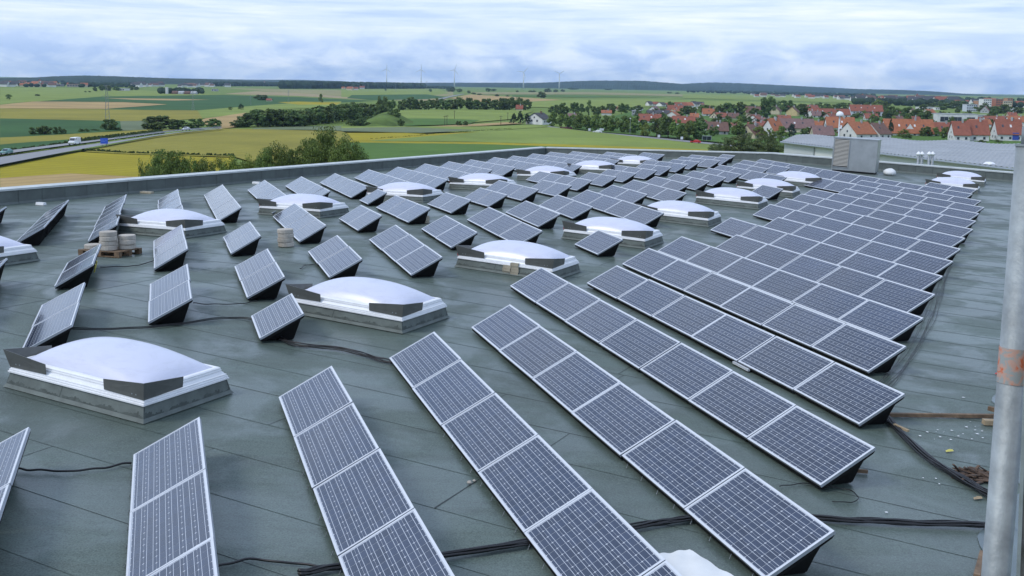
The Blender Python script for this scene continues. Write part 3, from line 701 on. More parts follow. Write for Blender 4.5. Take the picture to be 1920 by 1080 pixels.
field('field', F['grey'], [(225,227),(282,226),(275,243),(228,245)])
field('field', F['olive'], [(0,258),(100,253),(275,243),(340,243),(300,247),(130,264),(0,271)])
field('field', F['dgreen'], [(0,271),(60,266),(136,261),(128,268),(0,284)])
field('field', F['tan'], [(372,228),(385,222),(462,211),(443,238),(415,241),(395,236)])
field('field', F['grey'], [(470,240),(600,236),(640,236),(640,245),(560,243),(480,243)])
field('field', F['olive'], [(158,284),(205,272),(330,249),(420,241),(480,242),(640,246),(690,264),(740,330),(560,330),(440,294),(250,289)])
field('field', F['yellow'], [(0,313),(150,285),(252,290),(440,296),(420,330),(250,331),(130,325),(0,334)])
field('field', F['tan'], [(0,334),(130,325),(245,331),(420,331),(420,420),(0,420)])
field('field', F['lgreen'], [(745,207),(850,205),(960,206.5),(1000,208),(960,223),(890,229),(755,228)])
field('field', F['mgreen'], [(755,222),(830,222.5),(900,225),(880,232),(760,236)])
field('field', F['tan'], [(842,184),(882,177),(1000,184),(1060,187.5),(1000,190),(940,197),(905,191)])
field('field', F['lgreen'], [(1000,190),(1060,187),(1200,186),(1400,190),(1640,197),(1640,203),(1300,198),(1100,203),(950,200)])
field('field', F['stub'], [(880,173),(1100,172.5),(1400,180),(1400,183),(1100,177),(900,177)])
field('field', F['mgreen'], [(960,178),(1080,178.5),(1250,182),(1080,182.5),(960,181)])
field('field', F['lgreen'], [(1280,176),(1500,180),(1700,188),(1740,194),(1600,193),(1400,187),(1280,184)])
field('field', F['tan'], [(800,237),(880,233),(950,229),(985,231),(900,236),(840,238)])
field('field', F['lgreen'], [(640,237),(760,237),(900,237),(1000,234),(1030,237),(900,247),(760,247),(640,245)])
field('field', F['grey'], [(640,240),(760,238),(900,244),(790,249),(640,246)])
field('field', F['yellow'], [(650,249),(760,249),(800,251),(860,248.5),(900,247),(780,257),(700,264),(664,264)])
field('field', F['lgreen'], [(690,264),(780,257),(900,247),(1030,238),(1060,241),(1120,248),(1300,268),(1460,282),(1460,288),(1100,272),(900,266)])
field('field', F['yellow'], [(640,264),(900,266.5),(1100,272),(1460,286),(1460,291),(1100,276.5),(900,270),(640,267)])
field('town_green', F['mgreen'], [(1060,239),(1200,205),(1400,206),(1700,212),(1990,220),(1990,285),(1460,276),(1300,262),(1130,247)])
field('field', F['mgreen'], [(640,267),(900,270),(1100,276.5),(1460,291),(1600,330),(720,330)])
def dark_hedge(pts, w, h):      # field margin: a low continuous strip of weeds
    P = [ground(*p) for p in pts]; m = MB()
    for a, b in zip(P[:-1], P[1:]):
        n = max(1, int((b-a).length/2.5))
        for k in range(n*11):
            c = a.lerp(b, random.random()); r = random.uniform(.5, 1)*w; hh = h*random.uniform(.5, 1.2); an = random.uniform(0, 3.14)
            dx, dy = r*math.cos(an), r*math.sin(an); o = Vector((random.gauss(0, w*.4), random.gauss(0, w*.4), 0))
            m.add([c+o+Vector((-dx, -dy, 0)), c+o+Vector((dx, dy, 0)), c+o+Vector((dx*.5, dy*.5, hh)), c+o+Vector((-dx*.6, -dy*.6, hh*.8))], [(0,1,2,3)])
    return m
M['weed'] = mat('field_margin_weeds', (.060, .085, .028), .95, spec=.1, island=.35)
stuff(dark_hedge([(158,284.5),(250,289.5),(340,292),(440,295)], .9, 1.0).obj('weedy_verge', M['weed']), 'dark weedy strip between the two near yellow fields', 'verge')
stuff(dark_hedge([(690,264),(780,257.5),(830,252),(900,247.5),(960,243)], .9, .8).obj('weedy_verge', M['weed']), 'dark weedy strip along the big green field', 'verge')
# motorway
M['asphalt'] = mat('motorway_asphalt', (.24, .24, .245), .85, var=.12, vscale=.02, coord='Object')
M['line'] = mat('white_road_paint', (.7, .7, .7), .7)
def road(name, left, right, z=1.2, m=None):
    a = [ground(*p, z) for p in left]; b = [ground(*p, z) for p in right]; o = MB()
    for i in range(len(a)-1): o.poly([a[i], b[i], b[i+1], a[i+1]])
    return struct(o.obj(name, m or M['asphalt']))
def bez(pts, n=24):
    out = []
    for i in range(len(pts)-1):
        p0, p1, p2, p3 = pts[max(i-1, 0)], pts[i], pts[i+1], pts[min(i+2, len(pts)-1)]
        for k in range(6):
            t = k/6; out.append(tuple(.5*((2*p1[j]) + (p2[j]-p0[j])*t + (2*p0[j]-5*p1[j]+4*p2[j]-p3[j])*t*t + (3*p1[j]-3*p2[j]+p3[j]-p0[j])*t**3) for j in (0, 1)))
    return out+[pts[-1]]
road('road', bez([(-60,304),(0,294.5),(80,283),(170,270.5),(240,261),(300,252),(350,246.2),(415,240.6)]), bez([(-60,320),(0,308.5),(80,293),(170,276),(240,263.6),(300,253.5),(352,246.9),(417,241)]))
road('road', bez([(-60,293),(0,284),(60,276.5),(130,268),(215,258),(300,247.6),(345,243.4),(415,239)]), bez([(-60,300),(0,290),(60,281),(130,271.6),(215,260.4),(300,249),(347,244.4),(417,239.5)]))
road('road', bez([(818,186),(835,182),(852,178.5),(868,176)]), bez([(829,186),(844,182),(860,178.5),(872,176)]), .6)
road('road', bez([(1012,237.5),(1030,236.5),(1060,241),(1120,247.5),(1200,254.5),(1290,263.5),(1345,268.5),(1460,279)]), bez([(1010,240.5),(1030,240),(1060,243.5),(1120,249.8),(1200,257),(1290,266.5),(1345,271.5),(1460,282.5)]), .4)
vb = dark_hedge([(-60,300.5),(0,291.2),(60,282.5),(130,273),(215,261.2),(300,250)], 1.2, 1.4); stuff(vb.obj('central_reservation', M['weed']), 'dark green planted strip between the motorway carriageways', 'verge')
vb = dark_hedge([(130,266.5),(215,256.5),(300,246.8)], 1.0, 1.0); stuff(vb.obj('road_verge', M['weed']), 'dark weeds along the far side of the motorway', 'verge')
gr = MB()
P = [ground(*p, 1.2) for p in bez([(215,261.4),(300,250.2),(350,245.4),(415,240.2)])]
for a, b in zip(P[:-1], P[1:]): gr.poly([a+Vector((0,0,.45)), b+Vector((0,0,.45)), b+Vector((0,0,.8)), a+Vector((0,0,.8))]); gr.box((a.x-.07, a.y-.07, 1.0), (a.x+.07, a.y+.07, 1.95))
tag(gr.obj('crash_barrier', M['steel']), 'steel crash barrier along the motorway reservation', 'crash barrier')

# ------------------------------------------------------------------ trees
def leafmat(name, col, isl=.38):
    m = bpy.data.materials.new(name); m.use_nodes = True; t = m.node_tree; b = t.nodes['Principled BSDF']
    isl_ = N(t, 'ShaderNodeNewGeometry').outputs['Random Per Island']; orn = N(t, 'ShaderNodeObjectInfo').outputs['Random']
    c = mixc(t, isl_, tuple(x*(1-isl) for x in col), (col[0]*(1+isl*1.3), col[1]*(1+isl), col[2]*(1+isl*.5)))
    h = t.nodes.new('ShaderNodeHueSaturation'); t.links.new(c, h.inputs['Color'])
    t.links.new(mth(t, 'ADD', mth(t, 'MULTIPLY', orn, .4), .8), h.inputs['Value']); t.links.new(mth(t, 'ADD', mth(t, 'MULTIPLY', orn, .03), .487), h.inputs['Hue'])
    t.links.new(h.outputs[0], b.inputs['Base Color']); b.inputs['Roughness'].default_value = .75; b.inputs['Specular IOR Level'].default_value = .2
    return m
LM = {'dark': leafmat('leaves_dark', (.088, .138, .044)), 'mid': leafmat('leaves_mid', (.115, .175, .048)), 'light': leafmat('leaves_light', (.15, .20, .045)), 'willow': leafmat('leaves_willow', (.105, .138, .052)), 'fir': leafmat('needles', (.032, .060, .032), .3), 'blue': leafmat('blue_needles', (.045, .070, .060), .3)}
TRUNK = mat('tree_bark', (.075, .060, .045), .9, var=.3, vscale=4)
def crown(kind, n, leaf, seed, clumps):
    r = np.random.default_rng(seed); cs = []
    while len(cs) < clumps:
        p = r.uniform(-1, 1, 3)
        if np.linalg.norm(p) > 1 or np.linalg.norm(p) < .45 and r.random() < .6: continue
        z = p[2]
        if kind == 'round': c = (p[0]*.41, p[1]*.41, .50+z*.42)
        elif kind == 'oval': c = (p[0]*.38, p[1]*.38, .50+z*.43)
        elif kind == 'poplar': c = (p[0]*.36*(1-.35*abs(z)), p[1]*.36*(1-.35*abs(z)), .52+z*.43)
        elif kind == 'fir':
            t = (z+1)/2; w = (1-t)**.8*.44; a = r.uniform(0, 6.283); rr = w*r.uniform(.4, 1); c = (rr*math.cos(a), rr*math.sin(a), .06+t*.9)
        elif kind == 'bush': c = (p[0]*.43, p[1]*.43, .42+z*.42)
        elif kind == 'top': c = (p[0]*.43, p[1]*.43, .72+z*.26)
        else: c = (p[0]*.42, p[1]*.42, .55+z*.40)
        cs.append(c)
    cs = np.array(cs); cr = r.uniform(.6, 1.15, len(cs))*(.15 if kind not in ('fir', 'poplar') else .11)*(26/clumps)**.33
    if kind == 'top': cr = r.uniform(.07, .17, len(cs))
    idx = r.integers(0, len(cs), n); d = r.normal(size=(n, 3)); d /= np.linalg.norm(d, axis=1)[:, None]; d *= (r.random(n)**.4)[:, None]
    zq = .5 if kind == 'top' else 1.0
    pos = cs[idx] + d*cr[idx][:, None]*np.array([1, 1, .75*zq])
    pos[:, 2] = np.clip(pos[:, 2], .015, 1.0)
    nrm = d + r.normal(size=(n, 3))*.5 + np.array([0, 0, .35]); nrm /= np.linalg.norm(nrm, axis=1)[:, None]
    a = np.cross(nrm, r.normal(size=(n, 3))); a /= np.linalg.norm(a, axis=1)[:, None]; b = np.cross(nrm, a)
    s = leaf*r.uniform(.6, 1.3, n)[:, None]; a *= s; b *= s*(.6 if kind != 'willow' else .4)
    a[:, 2] *= zq; b[:, 2] *= zq
    V = np.stack([pos-a*.5-b, pos+a-b*.3, pos+a*.5+b, pos-a+b*.3], 1).reshape(-1, 3)
    me = bpy.data.meshes.new('crown'); me.from_pydata(V.tolist(), [], np.arange(4*n).reshape(-1, 4).tolist()); return me
def trunk_mesh(kind, seed):
    r = random.Random(seed); m = MB(); h = .9 if kind in ('fir', 'poplar') else .62
    m.tube([(0, 0, 0), (.008, .004, .15), (-.006, .006, .35), (.004, -.004, h)], [.035, .026, .019, .004], 7)
    if kind != 'fir':
        for k in range(6):
            a = k*1.05+r.random(); z0 = .2+.06*k; l = r.uniform(.18, .3)
            m.tube([(0, 0, z0), (l*.5*math.cos(a), l*.5*math.sin(a), z0+.12), (l*math.cos(a), l*math.sin(a), z0+.26)], [.013, .008, .003], 5)
    return m.mesh('trunk', TRUNK)
PRO = {}
def proto(key, kind, leafm, n, leaf, seed, clumps):
    cm = crown(kind, n, leaf, seed, clumps); cm.materials.append(LM[leafm]); PRO.setdefault(key, []).append((cm, trunk_mesh(kind, seed)))
for s in range(4):
    proto('round', 'round', 'dark', 2200, .046, 10+s, 30); proto('oval', 'oval', 'mid', 2200, .046, 30+s, 28)
for s in range(2):
    proto('poplar', 'poplar', 'dark', 1300, .034, 50+s, 34); proto('fir', 'fir', 'fir', 1400, .034, 60+s, 60); proto('bluefir', 'fir', 'blue', 1400, .034, 65+s, 60)
    proto('bush', 'bush', 'dark', 2600, .056, 70+s, 34); proto('lbush', 'bush', 'light', 1800, .05, 80+s, 26); proto('light', 'round', 'light', 1500, .036, 90+s, 24)
    proto('lone', 'round', 'mid', 900, .05, 95+s, 18)
for s in range(3): proto('willow', 'willow', 'willow', 4500, .026, 100+s, 34)
for s in range(3): proto('near', 'top', 'mid', 17000, .0155, 120+s, 150)
proto('nearl', 'top', 'light', 16000, .017, 130, 90); proto('sparse', 'oval', 'mid', 1500, .022, 135, 26)
TN = {'round': 'broadleaf_tree', 'oval': 'broadleaf_tree', 'poplar': 'poplar_tree', 'fir': 'fir_tree', 'bluefir': 'fir_tree', 'bush': 'shrub', 'lbush': 'shrub', 'light': 'broadleaf_tree', 'lone': 'field_tree', 'willow': 'willow_shrub', 'near': 'broadleaf_tree', 'nearl': 'broadleaf_tree', 'sparse': 'young_tree'}
tcount = 0
def tree(px, py, hpx, wpx, key, label, group=None, dist=None):
    global tcount; tcount += 1
    if dist is None: p = ground(px, py); h = size_at(p, hpx)
    else:
        tp = at_dist(px, py-hpx, dist); p = Vector((tp.x, tp.y, 0)); h = tp.z   # only its top shows; it stands on the ground
    w = size_at(Vector((p.x, p.y, h)), wpx)*(1.22 if dist is None else 1.45)
    if key in ('round', 'oval') and w > 1.05*h: key = 'bush'
    cm, tm = PRO[key][tcount % len(PRO[key])]
    root = thing(TN[key], label, 'shrub' if 'shrub' in TN[key] else 'tree', TM(p, random.uniform(0, 6.28), w, w*random.uniform(.9, 1.1), h), group)
    ob('trunk', tm, root); ob('crown', cm, root)
def trees(L, key, label, group):
    L = sorted(L, key=lambda t: t[0])
    for i, t in enumerate(L): tree(*t[:4], t[4] if len(t) > 4 else key, label + (', leftmost' if i == 0 else ', rightmost' if i == len(L)-1 else ', %s from the left' % ORD[i+1]), group)
tree(17,187,12,11,'lone','lone round tree in the pale green field at far left')
tree(70,180,4,9,'bush','tiny dark shrub in the far left field')
trees([(66,253,17,22),(84,253,20,25)],'round','dark tree in the clump before the dark green field at far left','clump at far left')
trees([(108,252,17,15),(119,252,12,12)],'round','dark tree of the small pair right of the far left clump','small pair at far left')
tree(157,248,8,18,'bush','low dark shrub beyond the motorway van'); tree(178,246,5,12,'bush','smallest low shrub left of the round tree beyond the motorway sign')
tree(206,245,25,27,'round','round dark tree standing above the blue motorway sign'); tree(221,245,7,14,'bush','low shrub at the right foot of the tree above the motorway sign')
tree(299,243,30,58,'round','broad low dark tree beside the motorway bend'); tree(334,243,21,38,'oval','smaller tree joined to the broad tree beside the motorway bend')
tree(368,243,24,28,'round','round tree in the middle where the motorway vanishes'); tree(401,240,20,30,'round','round tree before the tan field where the motorway vanishes')
tree(433,207,8,9,'lone','smaller of two field trees above the tan field'); tree(452,206,12,15,'fir','larger of two field trees above the tan field')
tree(490,188,12,27,'round','dark tree clump with a hut in the green field'); tree(602,193,19,9,'lone','thin lone tree with a bare stem in the middle distance')
trees([(446,239,16,28),(466,238,30,36),(484,238,37,40),(506,238,39,42),(530,238,36,40),(552,238,36,38),(572,237,34,36),(458,238,22,26),(495,236,36,36),(518,236,36,34),(542,236,35,34),(562,236,35,34)],'round','dark tree in the copse right of the tan field','copse left of centre')
trees([(588,234,36,38),(606,232,38,40,'oval'),(624,230,38,42),(642,228,37,40,'oval'),(660,226,36,38),(678,224,34,38),(598,228,34,34),(632,224,34,34),(650,222,32,34,'oval'),(670,218,30,34)],'round','tree in the wooded band at the left of the grassy mound','wooded band left of the mound')
trees([(711,208,28,14,'oval'),(723,207,28,16),(736,207,22,18)],'oval','tall tree standing above the grassy mound','tall trees above the mound')
trees([(692,214,22,30),(718,222,30,30,'oval'),(738,232,34,26),(752,237,16,12,'bush'),(700,228,14,20,'bush'),(676,236,16,20,'bush'),(660,236,14,22,'bush'),(690,236,8,12,'bush'),(728,228,10,14,'bush'),(706,226,12,18,'bush'),(682,230,14,20,'bush'),(716,234,7,10,'bush'),(668,228,18,24,'bush'),(740,224,20,20),(704,218,18,24,'oval')],'round','dark bush or tree growing on the grassy mound','growth on the mound')
trees([(756+i*15.5+random.uniform(-3, 3),205+random.uniform(-1, 1)+i*.12,random.uniform(19, 27),random.uniform(18, 26),random.choice(['round','oval'])) for i in range(16)],'round','dark tree in the long hedge across the middle of the fields','long hedge in the middle')
tree(860,237,12,11,'bush','left one of two round shrubs in the middle fields'); tree(873,237,12,10,'bush','right one of two round shrubs in the middle fields')
trees([(963,233,22,18),(975,233,26,18),(988,233,22,16)],'fir','dark fir beside the lone white house','firs by the white house')
tree(1004,233,9,15,'bush','shrub at the left of the lone white house front'); tree(1019,232,11,12,'bush','shrub at the right of the lone white house front')
tree(1015,184,14,16,'round','lone tree at the end of the far tan field')
for i, (x, y, h, w) in enumerate(((807,172,6,6),(842,172,8,9),(849,172,9,9),(861,173,8,10),(879,175,6,6),(888,177,4,8),(899,178,3,8),(915,172,8,9),(926,171,5,10),(932,181,5,8),(952,181,3,7),(970,173,4,5),(998,173,4,13),(1027,173,8,13),(1042,173,6,9),(1055,172,5,8),(1075,168,4,18),(1140,169,4,16),(1255,175,3,9),(1270,176,3,8),(723,170,4,4))):
    tree(x, y, h, w, 'round', 'tiny dark tree on the far plain below the wind turbines', 'tiny far trees on the plain')
tree(1104,220,34,14,'poplar','tall dark poplar rising above the town trees in the middle')
trees([(1036,211,14,16),(1044,215,20,16),(1058,217,29,20),(1078,215,25,18),(1090,213,20,14),(1118,215,18,18),(1128,213,18,14),(1145,213,22,20),(1165,214,22,15),(1175,213,18,12),(1188,210,12,14),(1050,216,20,16)],'round','dark tree in the back row left of the town','back row of town trees')
trees([(1036,237,28,22,'oval'),(1052,239,28,20,'oval'),(1064,241,29,19,'oval'),(1084,243,33,24,'oval'),(1100,245,31,22),(1118,247,33,24,'oval'),(1135,248,32,22),(1150,249,35,24,'oval'),(1170,251,35,26,'oval'),(1190,253,38,27,'oval'),(1074,240,26,16),(1109,243,28,18),(1142,246,30,20),(1180,250,32,20)],'oval','leafy green tree in the avenue along the road','avenue along the road')
trees([(1211,257,27,22,'light'),(1231,259,44,28,'round'),(1252,261,46,30,'round'),(1270,263,42,28,'oval'),(1290,264,37,28,'oval'),(1313,264,38,28,'round'),(1242,256,38,22,'oval'),(1281,262,36,22,'round'),(1302,262,34,22,'oval')],'oval','big green tree beside the road in front of the red roofs','roadside trees before the red roofs')
trees([(1342,296,28,32),(1360,297,40,38),(1384,298,48,44),(1408,299,50,46),(1432,299,48,44),(1454,299,46,38),(1345,299,24,28),(1420,300,34,34)],'willow','olive green willow bush left of the white hall','willow thicket by the white hall')
trees([(1360,254,34,22),(1383,262,38,27,'oval'),(1408,260,22,20),(1424,263,28,26,'light'),(1445,262,22,20,'light'),(1464,264,30,24,'oval'),(1512,256,20,20,'oval'),(1560,256,16,22,'light'),(1338,258,26,20),(1480,250,14,14)],'round','green tree between the nearest house roofs in the town','trees among the near houses')
tree(1484,259,30,25,'bluefir','bluish fir between the nearest house roofs')
trees([(1349,222,26,22),(1364,217,28,32),(1386,217,30,26),(1412,210,18,18),(1415,220,20,20),(1438,217,38,28),(1440,199,12,12),(1458,206,18,18),(1475,210,26,24),(1504,217,26,26),(1535,207,17,16),(1550,207,15,18),(1575,207,17,22),(1588,206,15,14),(1330,216,22,20),(1320,210,14,14),(1288,216,20,22),(1428,224,20,18),(1400,232,16,18),(1452,228,12,14),(1490,214,18,16)],'round','dark tree in the middle of the town between roofs','trees in the middle of town')
trees([(1625,200,10,10),(1646,202,16,19,'light'),(1660,206,18,16),(1670,224,26,20),(1686,226,28,22),(1702,226,28,22),(1718,226,24,20),(1736,230,26,24),(1608,221,11,16),(1634,224,15,11),(1645,224,15,11),(1660,224,16,13),(1726,230,20,16)],'round','dark tree in the belt behind the long red roof','tree belt behind the long red roof')
trees([(1612,259,20,22),(1630,259,18,20),(1655,258,16,20),(1693,259,18,22,'light'),(1720,256,24,16,'light'),(1736,258,24,22),(1755,258,20,17),(1771,262,26,20),(1787,264,34,24,'oval'),(1700,262,14,20),(1640,258,20,14)],'oval','green tree standing right behind the metal hall roof','trees right behind the metal hall')
tree(1669,258,36,15,'fir','tall dark fir behind the metal hall')
trees([(1770,206,14,22),(1785,204,16,20),(1800,203,16,26),(1820,206,14,20),(1842,211,16,28),(1862,211,14,20),(1882,213,20,28),(1908,213,14,20),(1760,200,12,16),(1745,204,12,14)],'round','dark tree in front of the far apartment blocks','trees before the apartment blocks')
trees([(1840,270,9,15),(1872,270,9,15)],'bush','dark shrub at the foot of the white row houses','shrubs at the row houses')
fill = []
for k in range(130):
    x = random.uniform(1195, 1880); y = random.uniform(206, 252) if x < 1460 else random.uniform(206, 242)
    fill.append((x, y, random.uniform(11, 19), random.uniform(11, 18), random.choice(['round', 'round', 'oval', 'oval', 'light', 'fir'])))
for t in fill: tree(*t[:4], t[4], 'small garden tree among the town houses', 'garden trees of the town')
# foliage close behind the left parapet
NB = [(612,300,63,62,'near','tallest leafy tree behind the left parapet',118),(648,300,50,50,'near','leafy tree at the right of the tallest one behind the parapet',112),(582,300,50,50,'near','leafy tree at the left of the tallest one behind the parapet',122),(672,300,24,44,'near','low leafy growth ending the thicket behind the parapet',112),
      (521,300,36,50,'near','dark leafy tree between the bright bush and the tallest tree',120),(548,302,30,40,'near','leafy tree filling the gap before the tallest tree',124),(497,305,28,36,'near','small leafy tree at the edge of the bright bush',118),
      (445,308,20,46,'nearl','bright yellow green bush behind the left parapet',120),(472,306,18,34,'nearl','second bright yellow green bush behind the left parapet',124),(412,314,18,36,'near','low bush left of the bright bushes',122),(382,318,26,40,'near','olive bush in the left thicket',124),
      (326,328,54,44,'near','dark leafy tree topping the left thicket',124),(300,330,50,46,'near','dark leafy tree at the left of the left thicket',126),(352,324,32,40,'near','leafy tree at the right of the left thicket',124),(262,332,46,26,'sparse','thin young tree at the left end of the thicket',125),(284,335,22,36,'near','low dark bush at the left end of the thicket',122)]
for (x, y, h, w, k, lab, dd) in NB: tree(x, y, h, w, k, lab, 'foliage behind the left parapet', dd)
# grassy mound
mp = ground(705, 237); mw = size_at(mp, 58); mh = size_at(mp, 23); m = MB(); vs = []; fs = []; n = 22
for i in range(n+1):
    for j in range(n+1):
        a, b = -1+2*i/n, -1+2*j/n; r2 = math.sqrt(a*a+b*b); h = mh*max(0, 1-r2**1.6)*(.8+.2*math.sin(3*a+1)+.1*math.sin(7*b)); vs.append((a*mw, b*45+42, h-.05))
for i in range(n):
    for j in range(n): k = i*(n+1)+j; fs.append((k, k+n+1, k+n+2, k+1))
struct(m.add(vs, fs).obj('mound', cropmat('mound_grass', (.10, .155, .035), .45, .09), smooth=True, mat=Matrix.Translation(mp)))

# ------------------------------------------------------------------ wooded hills and far woods
FOREST = mat('distant_forest', (.030, .048, .026), .95, spec=.1, var=.35, vscale=.012, coord='Object')
def ridge(name, prof, dist, depth, label=None, tree_r=16.0, n=None):
    # a rounded wooded hill: its crest follows the surveyed skyline
    m = MB(); X = []
    for i in range(len(prof)-1):
        (x0, y0), (x1, y1) = prof[i], prof[i+1]; k = max(2, int(abs(x1-x0)/2.0))
        for j in range(k): t = j/k; X.append((x0+(x1-x0)*t, y0+(y1-y0)*t))
    X.append(prof[-1]); rows = []
    cross = [(-1.0, -.02), (-.85, .45), (-.6, .74), (-.3, .93), (0, 1.0), (.5, .8), (1.0, -.02)]
    rnd = random.Random(len(prof)+int(dist))
    for (x, y) in X:
        c = at_dist(x, y, dist); hh = max(c.z, 2.0); d = Vector((c.x, c.y, 0)).normalized(); row = []
        for (o, f) in cross:
            q = Vector((c.x, c.y, 0)) + d*(o*depth) ; wob = (rnd.uniform(-.03, .03)*hh if 0 < f else 0)
            row.append(Vector((q.x, q.y, hh*f + (wob if f > .3 else 0))))
        rows.append(row)
    K = len(cross)
    m.add([v for r_ in rows for v in r_], [(i*K+j, i*K+K+j, i*K+K+j+1, i*K+j+1) for i in range(len(rows)-1) for j in range(K-1)])
    o = m.obj(name, FOREST); return struct(o)
ridge('hill', [(-120,148),(0,146),(60,145.5),(100,143),(160,141.5),(220,143),(300,146),(360,148),(420,150),(520,153),(560,158)], 4800, 700)
ridge('hill', [(300,150),(340,147),(420,148.5),(480,149.5),(560,149.5),(640,152),(700,157)], 9500, 900)
ridge('hill', [(760,158),(800,155),(900,155),(1000,155.3),(1040,154),(1080,152),(1120,151),(1200,151.3),(1240,154),(1290,158),(1330,162)], 7600, 800)
ridge('hill', [(1220,162),(1270,158),(1310,155.5),(1340,154.5),(1413,157),(1513,162),(1613,167),(1690,168.5),(1747,171),(1813,176),(1880,180),(2000,184)], 8600, 900)
def wood(label, poly, h, n, size):
    # far-off wood that reads as one mass: many small crowns in one mesh
    m = MB(); rnd = random.Random(n)
    for k in range(n):
        x, y = poly(rnd); p = ground(x, y); hh = h*rnd.uniform(.75, 1.15); r = size*rnd.uniform(.7, 1.3)
        pr = [(r*.5, .0), (r*.95, hh*.35), (r, hh*.62), (r*.7, hh*.86), (r*.2, hh)]
        m.lathe(pr, 6, 0, (p.x, p.y, 0))
    o = m.obj('wood', mat('wood_foliage', (.030, .048, .024), .95, spec=.1, island=.4)); return stuff(o, label, 'wood')
wood('dark far wood below the two left wind turbines', lambda r: (lambda x: (x, r.uniform(163.6, 166.5)+.0*x))(r.uniform(527, 795)), 19.0, 1500, 9)
wood('low dark far wood right of the main wood', lambda r: (lambda x: (x, r.uniform(164.5, 166)+.012*(x-800)))(r.uniform(800, 850)), 9.0, 150, 7)
wood('distant belt of trees at the left horizon', lambda r: (lambda x: (x, r.uniform(160.5, 162.0)))(r.uniform(390, 530)), 13.0, 420, 6)
wood('dark trees around the village at far left', lambda r: (lambda x: (x, r.uniform(155.0, 163.0)+.006*x))(r.choice([r.uniform(-10, 165), r.uniform(150, 250)])), 8.0, 200, 6)
wood('dark trees along the foot of the right hills', lambda r: (lambda x: (x, r.uniform(168, 173)+.0265*(x-1280)))(r.uniform(1290, 1640)), 9.0, 330, 9)
wood('dark trees scattered through the far town', lambda r: (lambda x: (x, r.uniform(182, 197)+.02*(x-1600)))(r.uniform(1600, 1920)), 8.5, 300, 6)
wood('dark trees around the far left farm', lambda r: (r.uniform(300, 380), r.uniform(174.0, 176.0)), 8.0, 40, 4)
for i, (x, y, h, w) in enumerate(((178,171,9,8),(192,170,13,12),(203,170,12,12),(218,170,10,12),(246,169,9,9),(256,169,8,9),(160,173,3,4),(168,173,3,4))):
    tree(x, y, h, w, 'round', 'dark tree near the white sheds at far left', 'trees by the far left sheds')

# ------------------------------------------------------------------ houses
def hm(n, c, **k): return mat(n, c, .8, var=.12, vscale=.6, obvar=.08, **k)
WALLS = {'white': hm('render_white', (.66, .66, .65)), 'cream': hm('render_cream', (.56, .50, .36)), 'yellow': hm('render_yellow', (.52, .42, .22)), 'blue': hm('render_bluewhite', (.56, .60, .68)), 'grey': hm('render_grey', (.36, .37, .38))}
def tilemat(n, c):
    m = bpy.data.materials.new(n); m.use_nodes = True; t = m.node_tree; b = t.nodes['Principled BSDF']; tcn = N(t, 'ShaderNodeTexCoord').outputs['Object']
    f = ramp(t, [(.35, 0.0), (.7, 1.0)], noise(t, tcn, .9, 7, .7)).outputs[0]; w = t.nodes.new('ShaderNodeTexWave'); w.bands_direction = 'Z'; w.inputs['Scale'].default_value = 1.1; t.links.new(tcn, w.inputs[0])
    cc = mixc(t, f, tuple(x*.72 for x in c), tuple(x*1.2 for x in c)); cc = mixc(t, mth(t, 'MULTIPLY', w.outputs[0], .3), cc, tuple(x*.6 for x in c))
    t.links.new(cc, b.inputs['Base Color']); b.inputs['Roughness'].default_value = .85; return m
ROOFS = {'red': tilemat('tiles_red', (.27, .090, .055)), 'orange': tilemat('tiles_orange', (.36, .130, .060)), 'brown': tilemat('tiles_brown', (.165, .090, .068)), 'mauve': tilemat('tiles_mauve', (.21, .125, .115)), 'dark': tilemat('tiles_dark', (.070, .068, .072)), 'grey': tilemat('roof_grey', (.30, .32, .34))}
GLASS = mat('window_glass', (.04, .05, .065), .15); WFR = mat('window_frame', (.6, .6, .6), .6)
